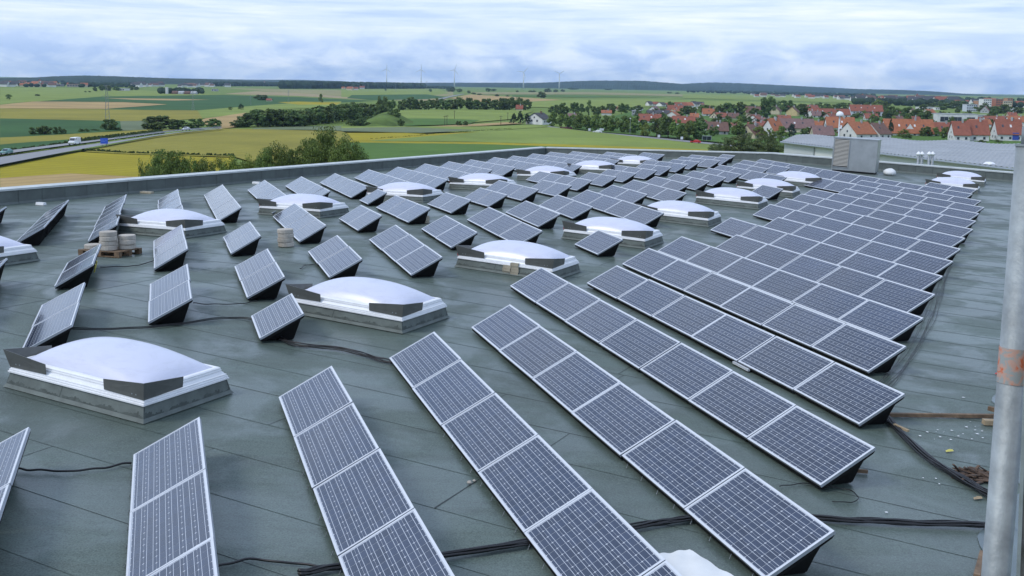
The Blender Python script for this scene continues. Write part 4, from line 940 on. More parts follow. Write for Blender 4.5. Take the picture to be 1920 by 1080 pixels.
def house(px, py, wpx, hpx, roof, wall, rot, label, group=None, depth=9.0, rf=.5, dormer=False, along=True, wins=3, chim=True, side=None):
    p = ground(px, py); w = max(size_at(p, wpx), 5); h = size_at(p, hpx); wh = h*(1-rf); d = depth
    if not along: w, d = d, w
    root = thing('house', label, 'house', TM(p, R_(rot)), group)
    hw, hd = w/2, d/2
    m = MB(); m.add([(-hw,-hd,0), (hw,-hd,0), (hw,hd,0), (-hw,hd,0), (-hw,-hd,wh), (hw,-hd,wh), (hw,hd,wh), (-hw,hd,wh), (-hw,0,h-.15), (hw,0,h-.15)],
                    [(0,1,5,4), (2,3,7,6), (1,2,6,9,5), (3,0,4,8,7)]); m.obj('wall', WALLS[wall], root)
    ov, th = .45, .22; sl = (h-wh)/hd
    for s in (-1, 1):
        a = (-hw-ov, s*(hd+ov), wh-sl*ov); r = MB()
        q = [(-hw-ov, s*(hd+ov), wh-sl*ov), (hw+ov, s*(hd+ov), wh-sl*ov), (hw+ov, 0, h), (-hw-ov, 0, h)]
        r.add(q + [(x, y, z+th) for x, y, z in q], [(4,5,6,7) if s < 0 else (7,6,5,4), (0,3,2,1) if s < 0 else (0,1,2,3), (0,1,5,4), (1,2,6,5), (3,0,4,7)])
        ro = r.obj('roof', ROOFS[roof], root)
        if s < 0 and wins > 1:
            for k in range(max(1, wins-1)):
                x = -hw+w*(k+.7)/(wins)+random.uniform(-.4, .4); yy = -hd*.5; zz = wh+(h-wh)*.5+th+.02; MB().add([(x-.4, yy-.5, zz-.5*sl+.05), (x+.4, yy-.5, zz-.5*sl+.05), (x+.4, yy+.5, zz+.5*sl+.05), (x-.4, yy+.5, zz+.5*sl+.05)], [(0,1,2,3)]).obj('roof_window', WFR if k % 2 else GLASS, ro)
        if s < 0 and chim: MB().box((hw*.3-.35, -.9, h-.6), (hw*.3+.35, -.2, h+1.1)).obj('chimney', WALLS['grey'] if roof != 'dark' else ROOFS['brown'], ro)
    def win(x, z, face, ww=1.2, wz=1.3):
        if face == 'f': lo, hi = (x-ww/2, -hd-.06, z), (x+ww/2, -hd-.02, z+wz)
        else: lo, hi = (-hw-.06, x-ww/2, z), (-hw-.02, x+ww/2, z+wz)
        f = MB().box(lo, hi).obj('window', WFR, root)
        e = .1; lo2 = (lo[0]+e, lo[1]-.02, lo[2]+e) if face == 'f' else (lo[0]-.02, lo[1]+e, lo[2]+e); hi2 = (hi[0]-e, lo[1]-.001, hi[2]-e) if face == 'f' else (lo[0]-.001, hi[1]-e, hi[2]-e)
        MB().box(lo2, hi2).obj('pane', GLASS, f)
    for k in range(wins):
        if wh > 2: win(-hw+w*(k+.5)/wins, wh*.35 if wh < 4 else wh*.6, 'f')
    if wins > 1: win(-hd*.35, wh*.45, 's'); win(hd*.3, wh*.45, 's'); win(0, wh+.3, 's', 1.0, 1.1)
    if dormer:
        g_ = MB(); y0 = -hd*.75; z0 = wh+(h-wh)*.25
        g_.add([(-1.9, y0, z0), (1.9, y0, z0), (0, y0, z0+2.6), (-1.9, y0+4, z0+.2), (1.9, y0+4, z0+.2), (0, y0+4, z0+2.6)], [(0,1,2)], 0); g_.add([(-1.9, y0, z0), (0, y0, z0+2.6), (0, y0+4, z0+2.6), (-1.9, y0+4, z0+.2), (1.9, y0, z0), (1.9, y0+4, z0+.2)], [(0,1,2,3), (1,4,5,2)], 1)
        g_.obj('dormer', [WALLS['white'], ROOFS[roof]], root)
    return root
H = house
# right: stepped white row houses
H(1886,266,44,42,'red','white',-8,'white row house with blue front panel at far right','white row houses',11,.62,wins=3)
H(1829,266,34,40,'red','white',-8,'middle white row house between its two neighbours','white row houses',11,.62,wins=2)
H(1797,266,28,38,'red','white',-8,'left one of the white row houses, half behind a tree','white row houses',11,.62,wins=2)
pb = ground(1886, 266); MB().box((-1.3, -.12, 1.2), (1.4, -.05, 4.4)).obj('blue_panel', mat('blue_front_panel', (.03, .07, .36), .5), [o for o in bpy.data.objects if o.get('label', '').startswith('white row house with')][0], mat=Matrix.Translation((2.2, -5.5, 0)))
H(1862,236,34,18,'red','white',-6,'red roofed house just behind the right row houses'); H(1906,238,36,20,'orange','white',-6,'red roofed house at the right border behind the row houses'); H(1835,240,36,16,'orange','white',-6,'low orange roof left of the red roofs behind the row houses')
H(1700,256,88,32,'orange','white',-4,'long terrace with orange red roof and white dormer',None,12,.75,dormer=True,wins=6)
H(1766,256,36,26,'red','white',-4,'short red roofed house at the right end of the long terrace',None,11,.7,wins=2)
H(1642,262,30,31,'brown','white',28,'house with dark timber gable facing the metal hall',None,11,.6,wins=2)
H(1606,262,46,33,'orange','white',24,'orange brown roofed house left of the dark gabled one',None,12,.62,wins=2)
H(1573,250,50,30,'orange','white',-6,'bright orange roofed house behind the siren pole',None,11,.6,wins=3)
H(1540,260,36,24,'mauve','cream',-4,'low mauve roofed house left of the siren pole',None,10,.65,wins=2)
H(1528,245,34,18,'orange','white',-4,'small orange roof above the mauve one',None,9,.6,wins=2)
H(1492,250,60,27,'mauve','cream',-5,'long mauve roofed house in front of the bluish fir',None,11,.6,wins=4)
H(1448,260,26,36,'orange','white',30,'vivid orange steep roof among the nearest trees',None,9,.6,wins=2)
H(1410,262,30,28,'brown','cream',32,'brown roofed house with cream gable among the nearest trees',None,10,.6,wins=2)
H(1343,254,38,25,'brown','grey',-4,'brown roofed low house at the left of the near town',None,10,.6,wins=3)
H(1553,221,74,17,'red','white',-4,'long red roof with white left gable in the middle of town',None,11,.6,wins=5)
H(1520,221,12,14,'orange','white',60,'small white gabled house at the left end of the long red roof',None,8,.5,wins=1)
H(1622,219,58,22,'red','blue',-6,'large bluish white house with red roof behind the long one',None,12,.5,wins=5)
H(1706,214,16,12,'cream' if False else 'brown','cream',50,'small cream house by the tree belt',None,8,.5,wins=1)
H(1453,216,16,17,'brown','cream',62,'cream gabled house between dark trees in mid town',None,9,.5,wins=1); H(1486,219,17,19,'brown','yellow',62,'yellowish gabled house between dark trees in mid town',None,9,.5,wins=1)
H(1411,219,26,19,'brown','cream',-5,'brown roofed cream house behind the mid town trees',None,9,.55,wins=2); H(1332,219,30,15,'orange','white',-4,'pale orange roofed house at the left of mid town',None,9,.6,wins=2)
H(1358,224,30,12,'red','white',-4,'low red roof between trees at the left of mid town',None,9,.6,wins=2); H(1414,228,14,12,'red','white',50,'small red and white house in mid town',None,7,.5,wins=1)
H(1218,232,40,18,'red','white',-4,'red roofed house left of the big roadside trees',None,10,.65,wins=3); H(1281,236,40,18,'red','white',-4,'red roofed house between the big roadside trees',None,10,.65,wins=3)
H(1262,222,14,13,'orange','white',55,'white gabled house with orange roof left of the town',None,8,.5,wins=1); H(1241,218,26,11,'dark','white',-4,'dark roofed white terrace left of the town',None,9,.45,wins=3)
H(1222,217,18,10,'dark','white',-4,'small dark roofed house beside the grey flat block',None,8,.45,wins=2)
H(1137,216,18,9,'orange','white',-4,'small orange roof behind the avenue',None,8,.5,wins=2); H(1152,207,16,7,'red','cream',-4,'tiny red roof among the back row trees',None,8,.5,wins=1); H(1074,224,18,11,'mauve','grey',-4,'mauve roof glimpsed behind the avenue',None,9,.6,wins=1)
H(1010,233,30,21,'dark','white',55,'lone white house with grey roof before the avenue',None,11,.5,wins=2); H(974,208,12,11,'red','cream',-4,'small red roofed hut at the end of the hedge',None,6,.6,wins=1)
for i, (x, y, w, h, r, wl) in enumerate(((1217,199,8,9,'dark','white'),(1229,199,10,8,'red','white'),(1240,200,12,8,'dark','white'),(1252,200,14,7,'red','white'),(1275,203,22,11,'red','white'),(1290,203,16,11,'orange','white'),(1300,200,12,10,'dark','white'),(1312,200,14,9,'dark','white'),(1195,208,6,9,'dark','white'),(1322,207,18,9,'brown','white'))):
    H(x, y, w, h, r, wl, random.uniform(-12, 50), 'tiny white walled house in the far left corner of the town', 'tiny houses at the left corner of town', 9, .5, wins=1, chim=False)
for k in range(46):
    x = random.uniform(1205, 1900); y = random.choice([206, 211, 216, 224, 232, 240]) + random.uniform(-1.5, 1.5)
    if x > 1460 and y > 226: y -= 14
    if 1745 < x < 1830: continue
    H(x, y + .01*(x-1300), random.uniform(15, 24), random.uniform(10, 14), random.choice(['red', 'brown', 'orange', 'red', 'mauve']), random.choice(['white', 'white', 'cream', 'grey']), random.choice([-5, -8, 25, 35, 62]), 'small house half hidden among garden trees in the town', 'small houses among the garden trees', 8.5, .6, wins=2)
def block(px, py, wpx, hpx, depth, wall, label, rot=0, rows=2, colsn=5, roofm=None, cat='building', tower=None):
    p = ground(px, py); w = size_at(p, wpx); h = size_at(p, hpx); root = thing('flat_block', label, cat, TM(p, R_(rot)))
    MB().box((-w/2, -depth/2, 0), (w/2, depth/2, h)).obj('wall', wall, root); MB().box((-w/2-.2, -depth/2-.2, h), (w/2+.2, depth/2+.2, h+.35)).obj('roof', roofm or WALLS['grey'], root)
    for r_ in range(rows):
        for c_ in range(colsn):
            x = -w/2+w*(c_+.5)/colsn; z = h*(r_+.3)/rows; f = MB().box((x-w/colsn*.3, -depth/2-.05, z), (x+w/colsn*.3, -depth/2-.01, z+h/rows*.45)).obj('window', GLASS, root)
            MB().box((x-.04, -depth/2-.07, z), (x+.04, -depth/2-.051, z+h/rows*.45)).obj('mullion', WFR, f)
    return root
block(1790,234,70,20,14,WALLS['white'],'white modern flat roofed hall with grey roof in the town',-10,1,3); block(1835,225,40,9,14,WALLS['grey'],'low grey roofed wing right of the white modern hall',-10,1,4)
block(1193,218,16,10,9,WALLS['grey'],'small grey flat roofed block left of the town',-4,2,4)
OR = hm('facade_orange', (.40, .21, .12)); RO_ = hm('facade_red_orange', (.36, .14, .085))
block(1834,205,11,16,14,OR,'orange apartment block, leftmost of the far high group',0,4,3); block(1846,206,15,20,14,WALLS['white'],'white apartment block beside the leftmost orange one',0,5,4); block(1868,206,13,20,14,RO_,'red orange apartment tower in the far high group',0,5,3); block(1884,206,16,16,14,WALLS['cream'],'cream apartment block at the right of the far high group',0,4,4); block(1889,203,10,19,12,OR,'tallest orange apartment tower at far right',0,5,2)
block(1899,212,19,9,12,WALLS['white'],'low white apartment block at far right',0,3,5); block(1818,209,20,13,12,WALLS['blue'],'bluish white block left of the orange apartments',0,3,5); block(1787,200,22,6,20,WALLS['white'],'low white shed left of the apartment blocks',0,1,3); block(1737,205,24,4,30,WALLS['white'],'long low white shed in front of the far town',0,1,4)
block(1755,206,8,4,10,WALLS['white'],'smaller low white shed right of the long one',0,1,2)
# tiny far houses: one shared shape in three colourways
def tiny(rk, wk):
    m = MB(); m.add([(-.5,-.4,0), (.5,-.4,0), (.5,.4,0), (-.5,.4,0), (-.5,-.4,.5), (.5,-.4,.5), (.5,.4,.5), (-.5,.4,.5), (-.5,0,.98), (.5,0,.98)], [(0,1,5,4), (2,3,7,6), (1,2,6,9,5), (3,0,4,8,7)])
    m.add([(-.55,-.48,.45), (.55,-.48,.45), (.55,0,1.02), (-.55,0,1.02), (-.55,.48,.45), (.55,.48,.45)], [(0,1,2,3), (3,2,5,4)], 1); return m.mesh('far_house', [WALLS[wk], ROOFS[rk]])
TINY = [tiny('red', 'white'), tiny('brown', 'white'), tiny('dark', 'white'), tiny('orange', 'cream')]
def village(n, xr, yf, size, label, group, kinds=(0, 1, 2, 3)):
    for k in range(n):
        x = random.uniform(*xr); p = ground(x, yf(x)+random.uniform(-2.0, 2.0)); s = size*random.uniform(.8, 1.4)
        tag(ob('far_house', TINY[random.choice(kinds)], None, TM(p, random.uniform(-.6, .6), s*1.3, s, s*.8)), label, 'house', group)
village(24, (5, 165), lambda x: 160.5+.01*x, 10, 'small house in the village on the far left horizon', 'houses of the far left village', (1, 2, 2, 3))
village(24, (240, 395), lambda x: 162.0, 11, 'small white house in the row on the left horizon', 'white houses on the left horizon', (2, 2, 1))
village(5, (395, 430), lambda x: 162.5, 9, 'tiny white house at the right end of the left horizon row', 'houses ending the left horizon row', (2, 1))
village(55, (1600, 1790), lambda x: 188.5+.018*(x-1600), 12, 'tiny pale house with dull roof in the far town at right', 'houses of the far right town', (1, 2, 2, 0))
village(22, (1410, 1600), lambda x: 180+.03*(x-1410), 10, 'tiny white house at the foot of the right hills', 'houses at the foot of the hills', (1, 2, 0))
village(7, (640, 690), lambda x: 168.3, 9, 'tiny red roof beside the far wood', 'red roofs beside the far wood', (0, 3))
village(12, (1770, 1915), lambda x: 196+.03*(x-1770), 12, 'tiny house near the far apartment blocks', 'houses near the apartment blocks')
def church(px, py, hpx, label, sc=1.0):
    p = ground(px, py); h = size_at(p, hpx); w = h*.26; root = thing('church', label, 'church', TM(p, .2))
    MB().box((-w/2, -w/2, 0), (w/2, w/2, h*.72)).obj('tower', WALLS['white'], root)
    s = MB(); s.add([(-w*.55,-w*.55,h*.72), (w*.55,-w*.55,h*.72), (w*.55,w*.55,h*.72), (-w*.55,w*.55,h*.72), (0,0,h)], [(0,1,4), (1,2,4), (2,3,4), (3,0,4)]); s.obj('spire', ROOFS['red'], root)
    m = MB(); m.add([(w*.5,-w*.7,0), (w*2.6,-w*.7,0), (w*2.6,w*.7,0), (w*.5,w*.7,0), (w*.5,-w*.7,h*.3), (w*2.6,-w*.7,h*.3), (w*2.6,w*.7,h*.3), (w*.5,w*.7,h*.3), (w*.5,0,h*.5), (w*2.6,0,h*.5)], [(0,1,5,4), (1,2,6,9,5), (2,3,7,6), (4,5,9,8), (6,7,8,9)]); m.obj('nave', ROOFS['red'], root)
church(75, 162, 14, 'white church tower in the village on the far left horizon'); church(1719, 189, 14, 'white church tower in the far town at right'); church(496, 161, 10, 'church spire on the left horizon between tree belts'); church(1617, 184, 9, 'small white church tower left in the far town')
# sheds and farm at left
block(232,170,13,4,25,WALLS['white'],'long white shed in the fields at far left',0,1,3); block(140,163,20,5,25,hm('barn_wall', (.25, .22, .20)),'long dark barn with orange roof in the far left village',0,1,4,ROOFS['orange']); block(110,162,14,4,20,hm('barn_grey', (.22, .21, .22)),'long grey barn in the far left village',0,1,3)
fp = ground(313, 176); fh = size_at(fp, 13); farm = thing('farm', 'farm with a pale silo tower in the left fields', 'farm', TM(fp, 0))
MB().box((-fh*.12, -3, 0), (fh*.12, 3, fh*.95)).obj('silo_tower', WALLS['white'], farm)
for k in range(4):
    x = 8+k*fh*.9; MB().add([(x,-4,0), (x+fh*.8,-4,0), (x+fh*.8,4,0), (x,4,0), (x,-4,fh*.25), (x+fh*.8,-4,fh*.25), (x+fh*.8,4,fh*.25), (x,4,fh*.25), (x,0,fh*.45), (x+fh*.8,0,fh*.45)], [(0,1,5,4), (1,2,6,9,5), (3,0,4,8,7), (4,5,9,8), (6,7,8,9)]).obj('barn', [ROOFS['brown'], WALLS['grey']][k % 2], farm)
H(505,190,8,5,'red','cream',-4,'tiny hut beside the clump in the green field',None,5,.5,wins=1,chim=False); block(403,171,9,4,14,WALLS['grey'],'small grey shed in the far fields left of centre',0,1,2)

# ------------------------------------------------------------------ neighbouring metal hall
E1, E2 = at_dist(1464, 266, 138), at_dist(1990, 328, 92)
R1, R2 = at_dist(1493, 255.5, 152), at_dist(1990, 276, 142)
hz = (E1.z+E2.z)/2
nh = thing('metal_hall', 'pale hall with a wavy grey metal roof behind the parapet', 'building', Matrix.Translation((E1.x, E1.y, 0))); K_ = Matrix.Translation((-E1.x, -E1.y, 0))
def lp(a, b, t): return a.lerp(b, t)
m = MB(); nx_, ny_ = 210, 40; vs = []; fs = []
for i in range(nx_+1):
    for j in range(ny_+1):
        t, v_ = i/nx_, j/ny_; q = lp(lp(E1, E2, t), lp(R1, R2, t), v_)
        wave = .12*math.sin(t*22)*v_ + (.05 if i % 3 == 0 else 0)
        q.z += .12*math.sin(v_*math.pi*.5) + wave + (.10 if j % 5 == 0 else 0); vs.append(K_ @ q)
for i in range(nx_):
    for j in range(ny_): k = i*(ny_+1)+j; fs.append((k, k+ny_+1, k+ny_+2, k+1))
m.add(vs, fs).obj('roof', M['hallroof'], nh)
nrm = Vector((-(E2-E1).y, (E2-E1).x, 0)).normalized()
if nrm.y < 0: nrm = -nrm
for t0, t1, mt_, nm in ((0, .165, M['wall'], 'wall_panel'), (.166, .255, M['lightwall'], 'wall_panel'), (.256, .45, M['lightwall'], 'wall_panel'), (.451, .64, M['lightwall'], 'wall_panel'), (.641, .82, M['lightwall'], 'wall_panel'), (.821, 1, M['lightwall'], 'wall_panel')):
    a, b = lp(E1, E2, t0), lp(E1, E2, t1); a2, b2 = a+nrm*.5, b+nrm*.5; w = MB()
    w.add([K_ @ v for v in (Vector((a2.x,a2.y,0)), Vector((b2.x,b2.y,0)), b2+Vector((0,0,-.03)), a2+Vector((0,0,-.03)))], [(0,1,2,3)]); w.obj(nm, mt_, nh)
w = MB(); w.add([K_ @ v for v in (Vector((E1.x,E1.y,0))+nrm*.5, Vector((R1.x,R1.y,0)), R1, E1+nrm*.5)], [(0,1,2,3)]); w.obj('end_wall', M['wall'], nh)
MB().tube([K_ @ (E1+Vector((0,0,-.05))), K_ @ (E2+Vector((0,0,-.05)))], .14, 8).obj('gutter', M['steel'], nh)
for k, t in enumerate((.165, .45, .64)):
    a = lp(E1, E2, t)+nrm*.42; MB().tube([K_ @ Vector((a.x, a.y, 0)), K_ @ (a+Vector((0,0,-.1)))], .09, 8).obj('downpipe', M['steel'], nh)
tp = at_dist(1853, 318, 103); rh = thing('roof_hatch', 'grey box shaped roof hatch with a small white dome at right', 'roof hatch', TM(tp-Vector((0,0,.3)), -.3))
MB().box((-1.15, -.7, 0), (1.15, .7, .72)).obj('box', mat('hatch_grey', (.22, .24, .26), .6), rh); MB().lathe([(.55, .72), (.5, .85), (.3, .98), (0, 1.02)], 12, 0, (.05, 0, 0)).obj('small_dome', M['wframe'], rh)
# flue pipes
for i, x in enumerate((1723.5, 1743.5)):
    q = at_dist(x, 320, 84); f = thing('flue_group', 'pair of stainless steel flue pipes with caps, ' + ('left' if i == 0 else 'right') + ' group', 'flue pipe', TM(Vector((q.x, q.y, 0)), 0)); zt = at_dist(x, 291, 84).z
    for sx in (-.13, .13):
        MB().tube([(sx, 0, 0), (sx, 0, zt)], .10, 14).obj('pipe', M['steel'], f, True); MB().lathe([(.10, zt-.02), (.17, zt+.06), (.17, zt+.12), (.03, zt+.28), (0, zt+.28)], 14, 0, (sx, 0, 0)).obj('cap', M['wframe'], f)
# siren on its pole
q = at_dist(1572, 262, 149); zt = at_dist(1573, 214, 149).z; sr = thing('siren', 'mushroom shaped white siren on a thin steel pole', 'siren', TM(Vector((q.x, q.y, 0))))
MB().tube([(0, 0, 0), (0, 0, zt)], .10, 10).obj('pole', mat('pole_grey', (.5, .52, .53), .5), sr, True); MB().lathe([(0, zt-.30), (.35, zt-.28), (.50, zt-.22), (.50, zt-.02), (.42, zt+.18), (.26, zt+.32), (0, zt+.38)], 18).obj('horn_hood', M['wframe'], sr, True)
MB().tube([(0, 0, zt-1.9), (.25, -.1, zt-1.9), (.25, -.1, zt-1.5)], .12, 8).obj('switch_box', M['wframe'], sr)

# ------------------------------------------------------------------ wind turbines, pylons, poles
TW = mat('turbine_white', (.66, .68, .70), .5)
def turbine(px, hub_y, base_y, rot, bl, dist, label):
    b = at_dist(px, base_y, dist); h = at_dist(px, hub_y, dist); H_ = h.z; t = thing('wind_turbine', label, 'wind turbine', TM(Vector((b.x, b.y, 0))), 'wind turbines on the horizon')
    MB().tube([(0, 0, 0), (0, 0, H_*.5), (0, 0, H_)], [3.2, 2.5, 1.7], 12).obj('tower', TW, t, True)
    MB().prism([(-4, -2), (5, -2), (6, 0), (5, 2), (-4, 2)], -1.8, 1.8).obj('nacelle', TW, t, mat=Matrix.Translation((0, 0, H_+1)))
    hub = MB().lathe([(0, -2), (1.6, -1.2), (1.9, 0), (1.2, 1.6), (0, 2.2)], 10).obj('hub', TW, t, mat=Matrix.Translation((0, -6, H_+1)) @ Matrix.Rotation(R_(90), 4, 'X'))
    for k in range(3):
        m = MB(); L_ = bl; m.add([(-.6, -.4, 0), (.9, -.4, 0), (.9, .4, 0), (-.6, .4, 0), (-1.0, -.3, L_*.2), (2.4, -.2, L_*.2), (2.4, .2, L_*.2), (-1.0, .3, L_*.2), (-.3, -.1, L_), (.3, -.1, L_), (.3, .1, L_), (-.3, .1, L_)],
            [(0,1,5,4), (1,2,6,5), (2,3,7,6), (3,0,4,7), (4,5,9,8), (5,6,10,9), (6,7,11,10), (7,4,8,11), (8,9,10,11)])
        m.obj('blade', TW, t, mat=Matrix.Translation((0, -6.5, H_+1)) @ Matrix.Rotation(R_(rot+120*k), 4, 'Y'))
turbine(725,130,166,5,32,5600,'wind turbine, leftmost of the five on the horizon'); turbine(789.5,131,166,3,32,5600,'wind turbine, second from the left on the horizon'); turbine(852,131.5,164.5,20,34,5300,'wind turbine, third from the left on the horizon')
turbine(981.5,136,165,40,36,5300,'wind turbine, fourth from the left on the horizon'); turbine(1048.5,138.5,165.5,55,34,5300,'wind turbine, rightmost of the five on the horizon')
PY = mat('pylon_steel', (.26, .29, .29), .6, metal=.3)
def pylon(px, by, hpx, label, arms=3):
    p = ground(px, by); h = size_at(p, hpx); t = thing('lattice_pylon', label, 'pylon', TM(p, .5)); w = h*.055; r = h*.0018+.018
    for sx in (-1, 1):
        for sy in (-1, 1): MB().tube([(sx*w, sy*w, 0), (sx*w*.25, sy*w*.25, h)], r, 4).obj('leg', PY, t)
    b = MB(); n = 11
    for k in range(n):
        z0, z1 = h*k/n, h*(k+1)/n; a0, a1 = w*(1-.75*k/n), w*(1-.75*(k+1)/n)
        for s in (-1, 1): b.tube([(-a0, s*a0, z0), (a1, s*a1, z1)], r*.6, 4); b.tube([(s*a0, a0, z0), (s*a1, -a1, z1)], r*.6, 4)
    b.obj('bracing', PY, t)
    for k in range(arms): z = h*(.97-.12*k); MB().tube([(-h*.13, 0, z), (0, 0, z+h*.02), (h*.13, 0, z)], r, 4).obj('crossarm', PY, t)
pylon(202,236,76,'lattice pylon behind the round tree above the motorway sign'); pylon(362,208,38,'lattice pylon at the right end of the dark green field'); pylon(470,197,18,'small lattice pylon in the far fields left of centre'); pylon(541,193,24,'small lattice pylon right of the hut clump'); pylon(690,172,16,'tiny lattice pylon before the far wood'); pylon(742,172,18,'tiny lattice pylon right before the far wood'); pylon(800,170,18,'tiny lattice pylon at the right end of the far wood')
for i, (x, by, h) in enumerate(((834,237,20),(838,236,20),(852,224,17),(939,235,18),(952,226,15))):
    p = ground(x, by); hh = size_at(p, h); t = thing('power_pole', ('wooden power pole, %s from the left in the middle fields' % ORD[i+1]), 'power pole', TM(p, .3)); MB().tube([(0, 0, 0), (0, 0, hh)], [.16, .11], 8).obj('mast', TRUNK, t); MB().box((-.9, -.06, hh-.5), (.9, .06, hh-.36)).obj('crossarm', TRUNK, t)
for i, (x, by, h, kind) in enumerate(((1385,258,24,0),(1471,262,16,1),(1521,256,17,1),(1181,254,31,0),(1572,300,1,2))):
    if kind == 2: continue
    p = ground(x, by); hh = size_at(p, h); t = thing('street_lamp', ['slim street lamp among the trees left of the white hall','double headed street lamp above the left end of the white hall','double headed street lamp left of the siren','slim street lamp in front of the avenue'][i], 'street lamp', TM(p)); MB().tube([(0, 0, 0), (0, 0, hh)], [.11, .07], 8).obj('post', M['steel'], t)
    if kind: MB().box((-1.6, -.15, hh-.05), (1.6, .15, hh+.15)).obj('lamp_head', M['wframe'], t)
    else: MB().lathe([(0, hh), (.35, hh+.05), (.38, hh+.3), (0, hh+.4)], 10).obj('lamp_head', M['wframe'], t)

# ------------------------------------------------------------------ vehicles and road furniture
def toward(a, b):
    p, q = ground(*a), ground(*b); return math.degrees(math.atan2(q.y-p.y, q.x-p.x))
TY = mat('tyre_rubber', (.02, .02, .02), .8)
def car(px, py, rot, paint, label, L_=4.2, W_=1.75, Hc=1.45, van=False, z=1.2):
    p = ground(px, py, z); t = thing('van' if van else 'car', label, 'van' if van else 'car', TM(p, R_(rot)))
    if van: prof = [(-2.5, .4), (2.3, .4), (2.5, .8), (2.35, 1.15), (1.75, 1.3), (1.2, 2.15), (.8, 2.3), (-2.5, 2.3)]
    else: prof = [(-L_/2, .35), (L_/2, .35), (L_/2, .65), (L_/2-.1, .8), (L_*.2, .92), (.25, Hc-.05), (-.9, Hc), (-1.65, .98), (-L_/2, .9)]
    m = MB(); n = len(prof); w = W_/2; vs = [(x, -w*(1 if zz < 1.0 else .86), zz) for x, zz in prof]+[(x, w*(1 if zz < 1.0 else .86), zz) for x, zz in prof]
    m.add(vs, [tuple(range(n)), tuple(range(2*n-1, n-1, -1))]+[(i, n+i, n+(i+1) % n, (i+1) % n) for i in range(n)]); m.obj('body', mat('paint_'+label.split()[0], paint, .35, coat=.5), t)
    if van: MB().poly([(1.71, -w*.8, 1.36), (1.71, w*.8, 1.36), (1.26, w*.76, 2.1), (1.26, -w*.76, 2.1)]).obj('windscreen', GLASS, t, mat=Matrix.Translation((.03, 0, .02)))
    else: MB().poly([(L_*.2-.06, -w*.75, .96), (L_*.2-.06, w*.75, .96), (.32, w*.7, Hc-.09), (.32, -w*.7, Hc-.09)]).obj('windscreen', GLASS, t, mat=Matrix.Translation((.04, 0, .03)))
    for s in (-1, 1):
        MB().poly([(1.2 if van else .2, s*(w*.87+.01) if not van else s*(w*.87), 1.35 if van else 1.0), (.3 if van else -1.2, s*(w*.88), 1.35 if van else 1.0), (.3 if van else -.9, s*(w*.88), 2.0 if van else Hc-.1), (1.0 if van else .1, s*(w*.88), 2.0 if van else Hc-.1)]).obj('side_window', GLASS, t)
        MB().box(((2.42 if van else L_/2-.02), s*w*.7-.15, .65), ((2.52 if van else L_/2+.03), s*w*.7+.15, .85)).obj('headlight', WFR, t)
    for x in ((-1.5, 1.55) if van else (-L_*.31, L_*.31)):
        for s in (-1, 1):
            wl = MB().lathe([(.12, -.1), (.33, -.1), (.33, .1), (.12, .1)], 14).obj('wheel', TY, t, mat=Matrix.Translation((x, s*(w-.1), .33)) @ Matrix.Rotation(R_(90), 4, 'X')); MB().lathe([(0, .105), (.2, .1)], 10).obj('rim', M['steel'], wl)
car(140,271.5,toward((215,259),(60,279)),(.72,.73,.74),'white delivery van driving on the motorway',van=True,W_=1.95); car(12,289,toward((130,269.5),(0,287)),(.10,.26,.25),'teal car on the motorway at the left border'); car(349,245.0,toward((345,244),(300,248.5)),(.62,.64,.66),'silver car far along the motorway by the round tree',4.6)
car(1304,268.6,170,(.50,.02,.02),'red car on the road before the trees',z=.4); car(1120,249.2,172,(.68,.70,.72),'white car parked by the avenue',z=.4)
sp = ground(195.5, 271.5, 1.0); sg = thing('motorway_sign', 'blue motorway direction sign beside the carriageway', 'sign', TM(sp, -.15)); w_, h_ = size_at(sp, 15), size_at(sp, 10.5)
MB().box((-w_/2, -.05, .35), (w_/2, .05, .35+h_)).obj('sign_board', mat('sign_blue', (.012, .07, .42), .5), sg)
for s in (-1, 1): MB().box((s*w_*.3-.09, .055, -.5), (s*w_*.3+.09, .2, .3+h_)).obj('post', M['steel'], sg)
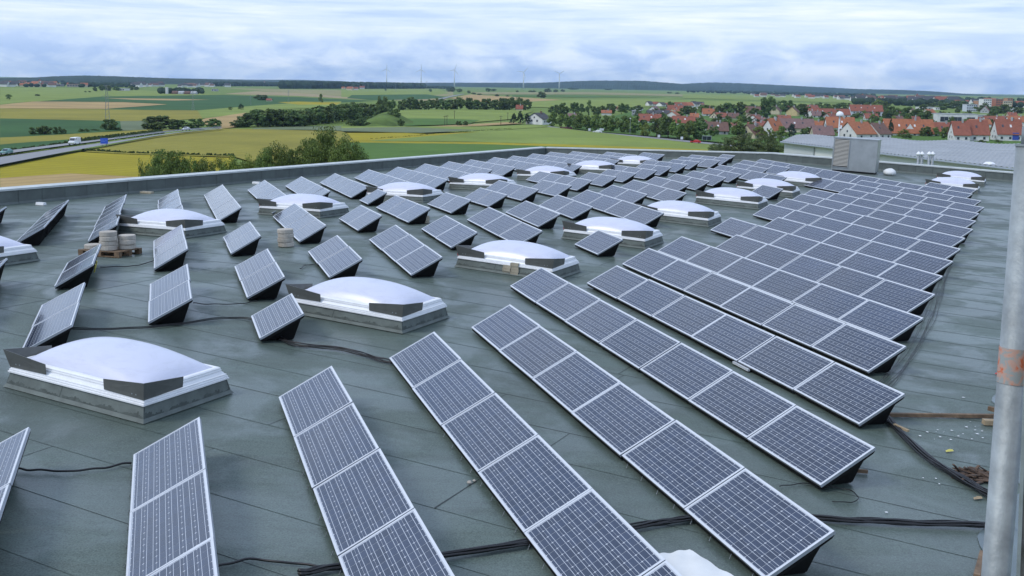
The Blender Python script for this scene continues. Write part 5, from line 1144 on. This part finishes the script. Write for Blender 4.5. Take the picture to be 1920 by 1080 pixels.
for (a_, b_, c_, d_) in ((-.4, -.02, .60, .70), (-.4, .1, .38, .46), (.12, .4, .60, .70)): MB().box((a_*w_, -.062, .35+c_*h_), (b_*w_, -.052, .35+d_*h_)).obj('lettering_bar', mat('sign_pale_print', (.10, .19, .55), .5), sg)
for x, y, lab in ((1105,249,'left white notice board by the avenue road'),(1126,249,'left post of the white pair by the parked car'),(1130,249,'right post of the white pair by the parked car'),(1235,262,'white slanted sign before the big roadside trees'),(1278,266,'white round sign left of the red car')):
    p = ground(x, y); t = thing('road_sign', lab, 'sign', TM(p, .2)); MB().tube([(0, 0, 0), (0, 0, 1.6)], .06, 6).obj('post', M['steel'], t); MB().box((-.55, -.09, 1.0), (.55, -.061, 2.1)).obj('sign_board', M['wframe'], t)
p = ground(1325, 266); t = thing('bus_shelter', 'glass bus shelter right of the red car', 'bus shelter', TM(p, -.1)); MB().box((-1.9, -.8, 2.3), (1.9, .8, 2.45)).obj('roof', M['steel'], t)
for sx in (-1.8, 0, 1.8):
    for sy in (-.7, .7): MB().box((sx-.05, sy-.05, 0), (sx+.05, sy+.05, 2.3)).obj('post', M['steel'], t)
MB().box((-1.75, .66, .3), (1.75, .69, 2.2)).obj('rear_pane', GLASS, t)
HD = mat('purple_hedge', (.10, .025, .04), .9, island=.3); stuff(dark_hedge([(1049,242.3),(1072,243.6)], .8, 1.4).obj('purple_hedge', HD), 'dark purple hedge at the left end of the avenue', 'hedge')

# ------------------------------------------------------------------ air
hb = MB().box((-6500, -400, -1.0), (6500, 11500, 150))
hz_ = hb.obj('haze', bpy.data.materials.new('haze_air')); hm_ = hz_.data.materials[0]; hm_.use_nodes = True; t = hm_.node_tree; t.nodes.clear()
pv = N(t, 'ShaderNodeVolumePrincipled'); pv.inputs['Color'].default_value = (.50, .74, 1.0, 1); pv.inputs['Density'].default_value = 5.5e-5; pv.inputs['Anisotropy'].default_value = .2
mo = N(t, 'ShaderNodeOutputMaterial'); t.links.new(pv.outputs[0], mo.inputs['Volume']); stuff(hz_, 'thin bluish haze over the plain', 'haze')
print('panels', cnt, 'trees', tcount, 'objects', len(bpy.data.objects))
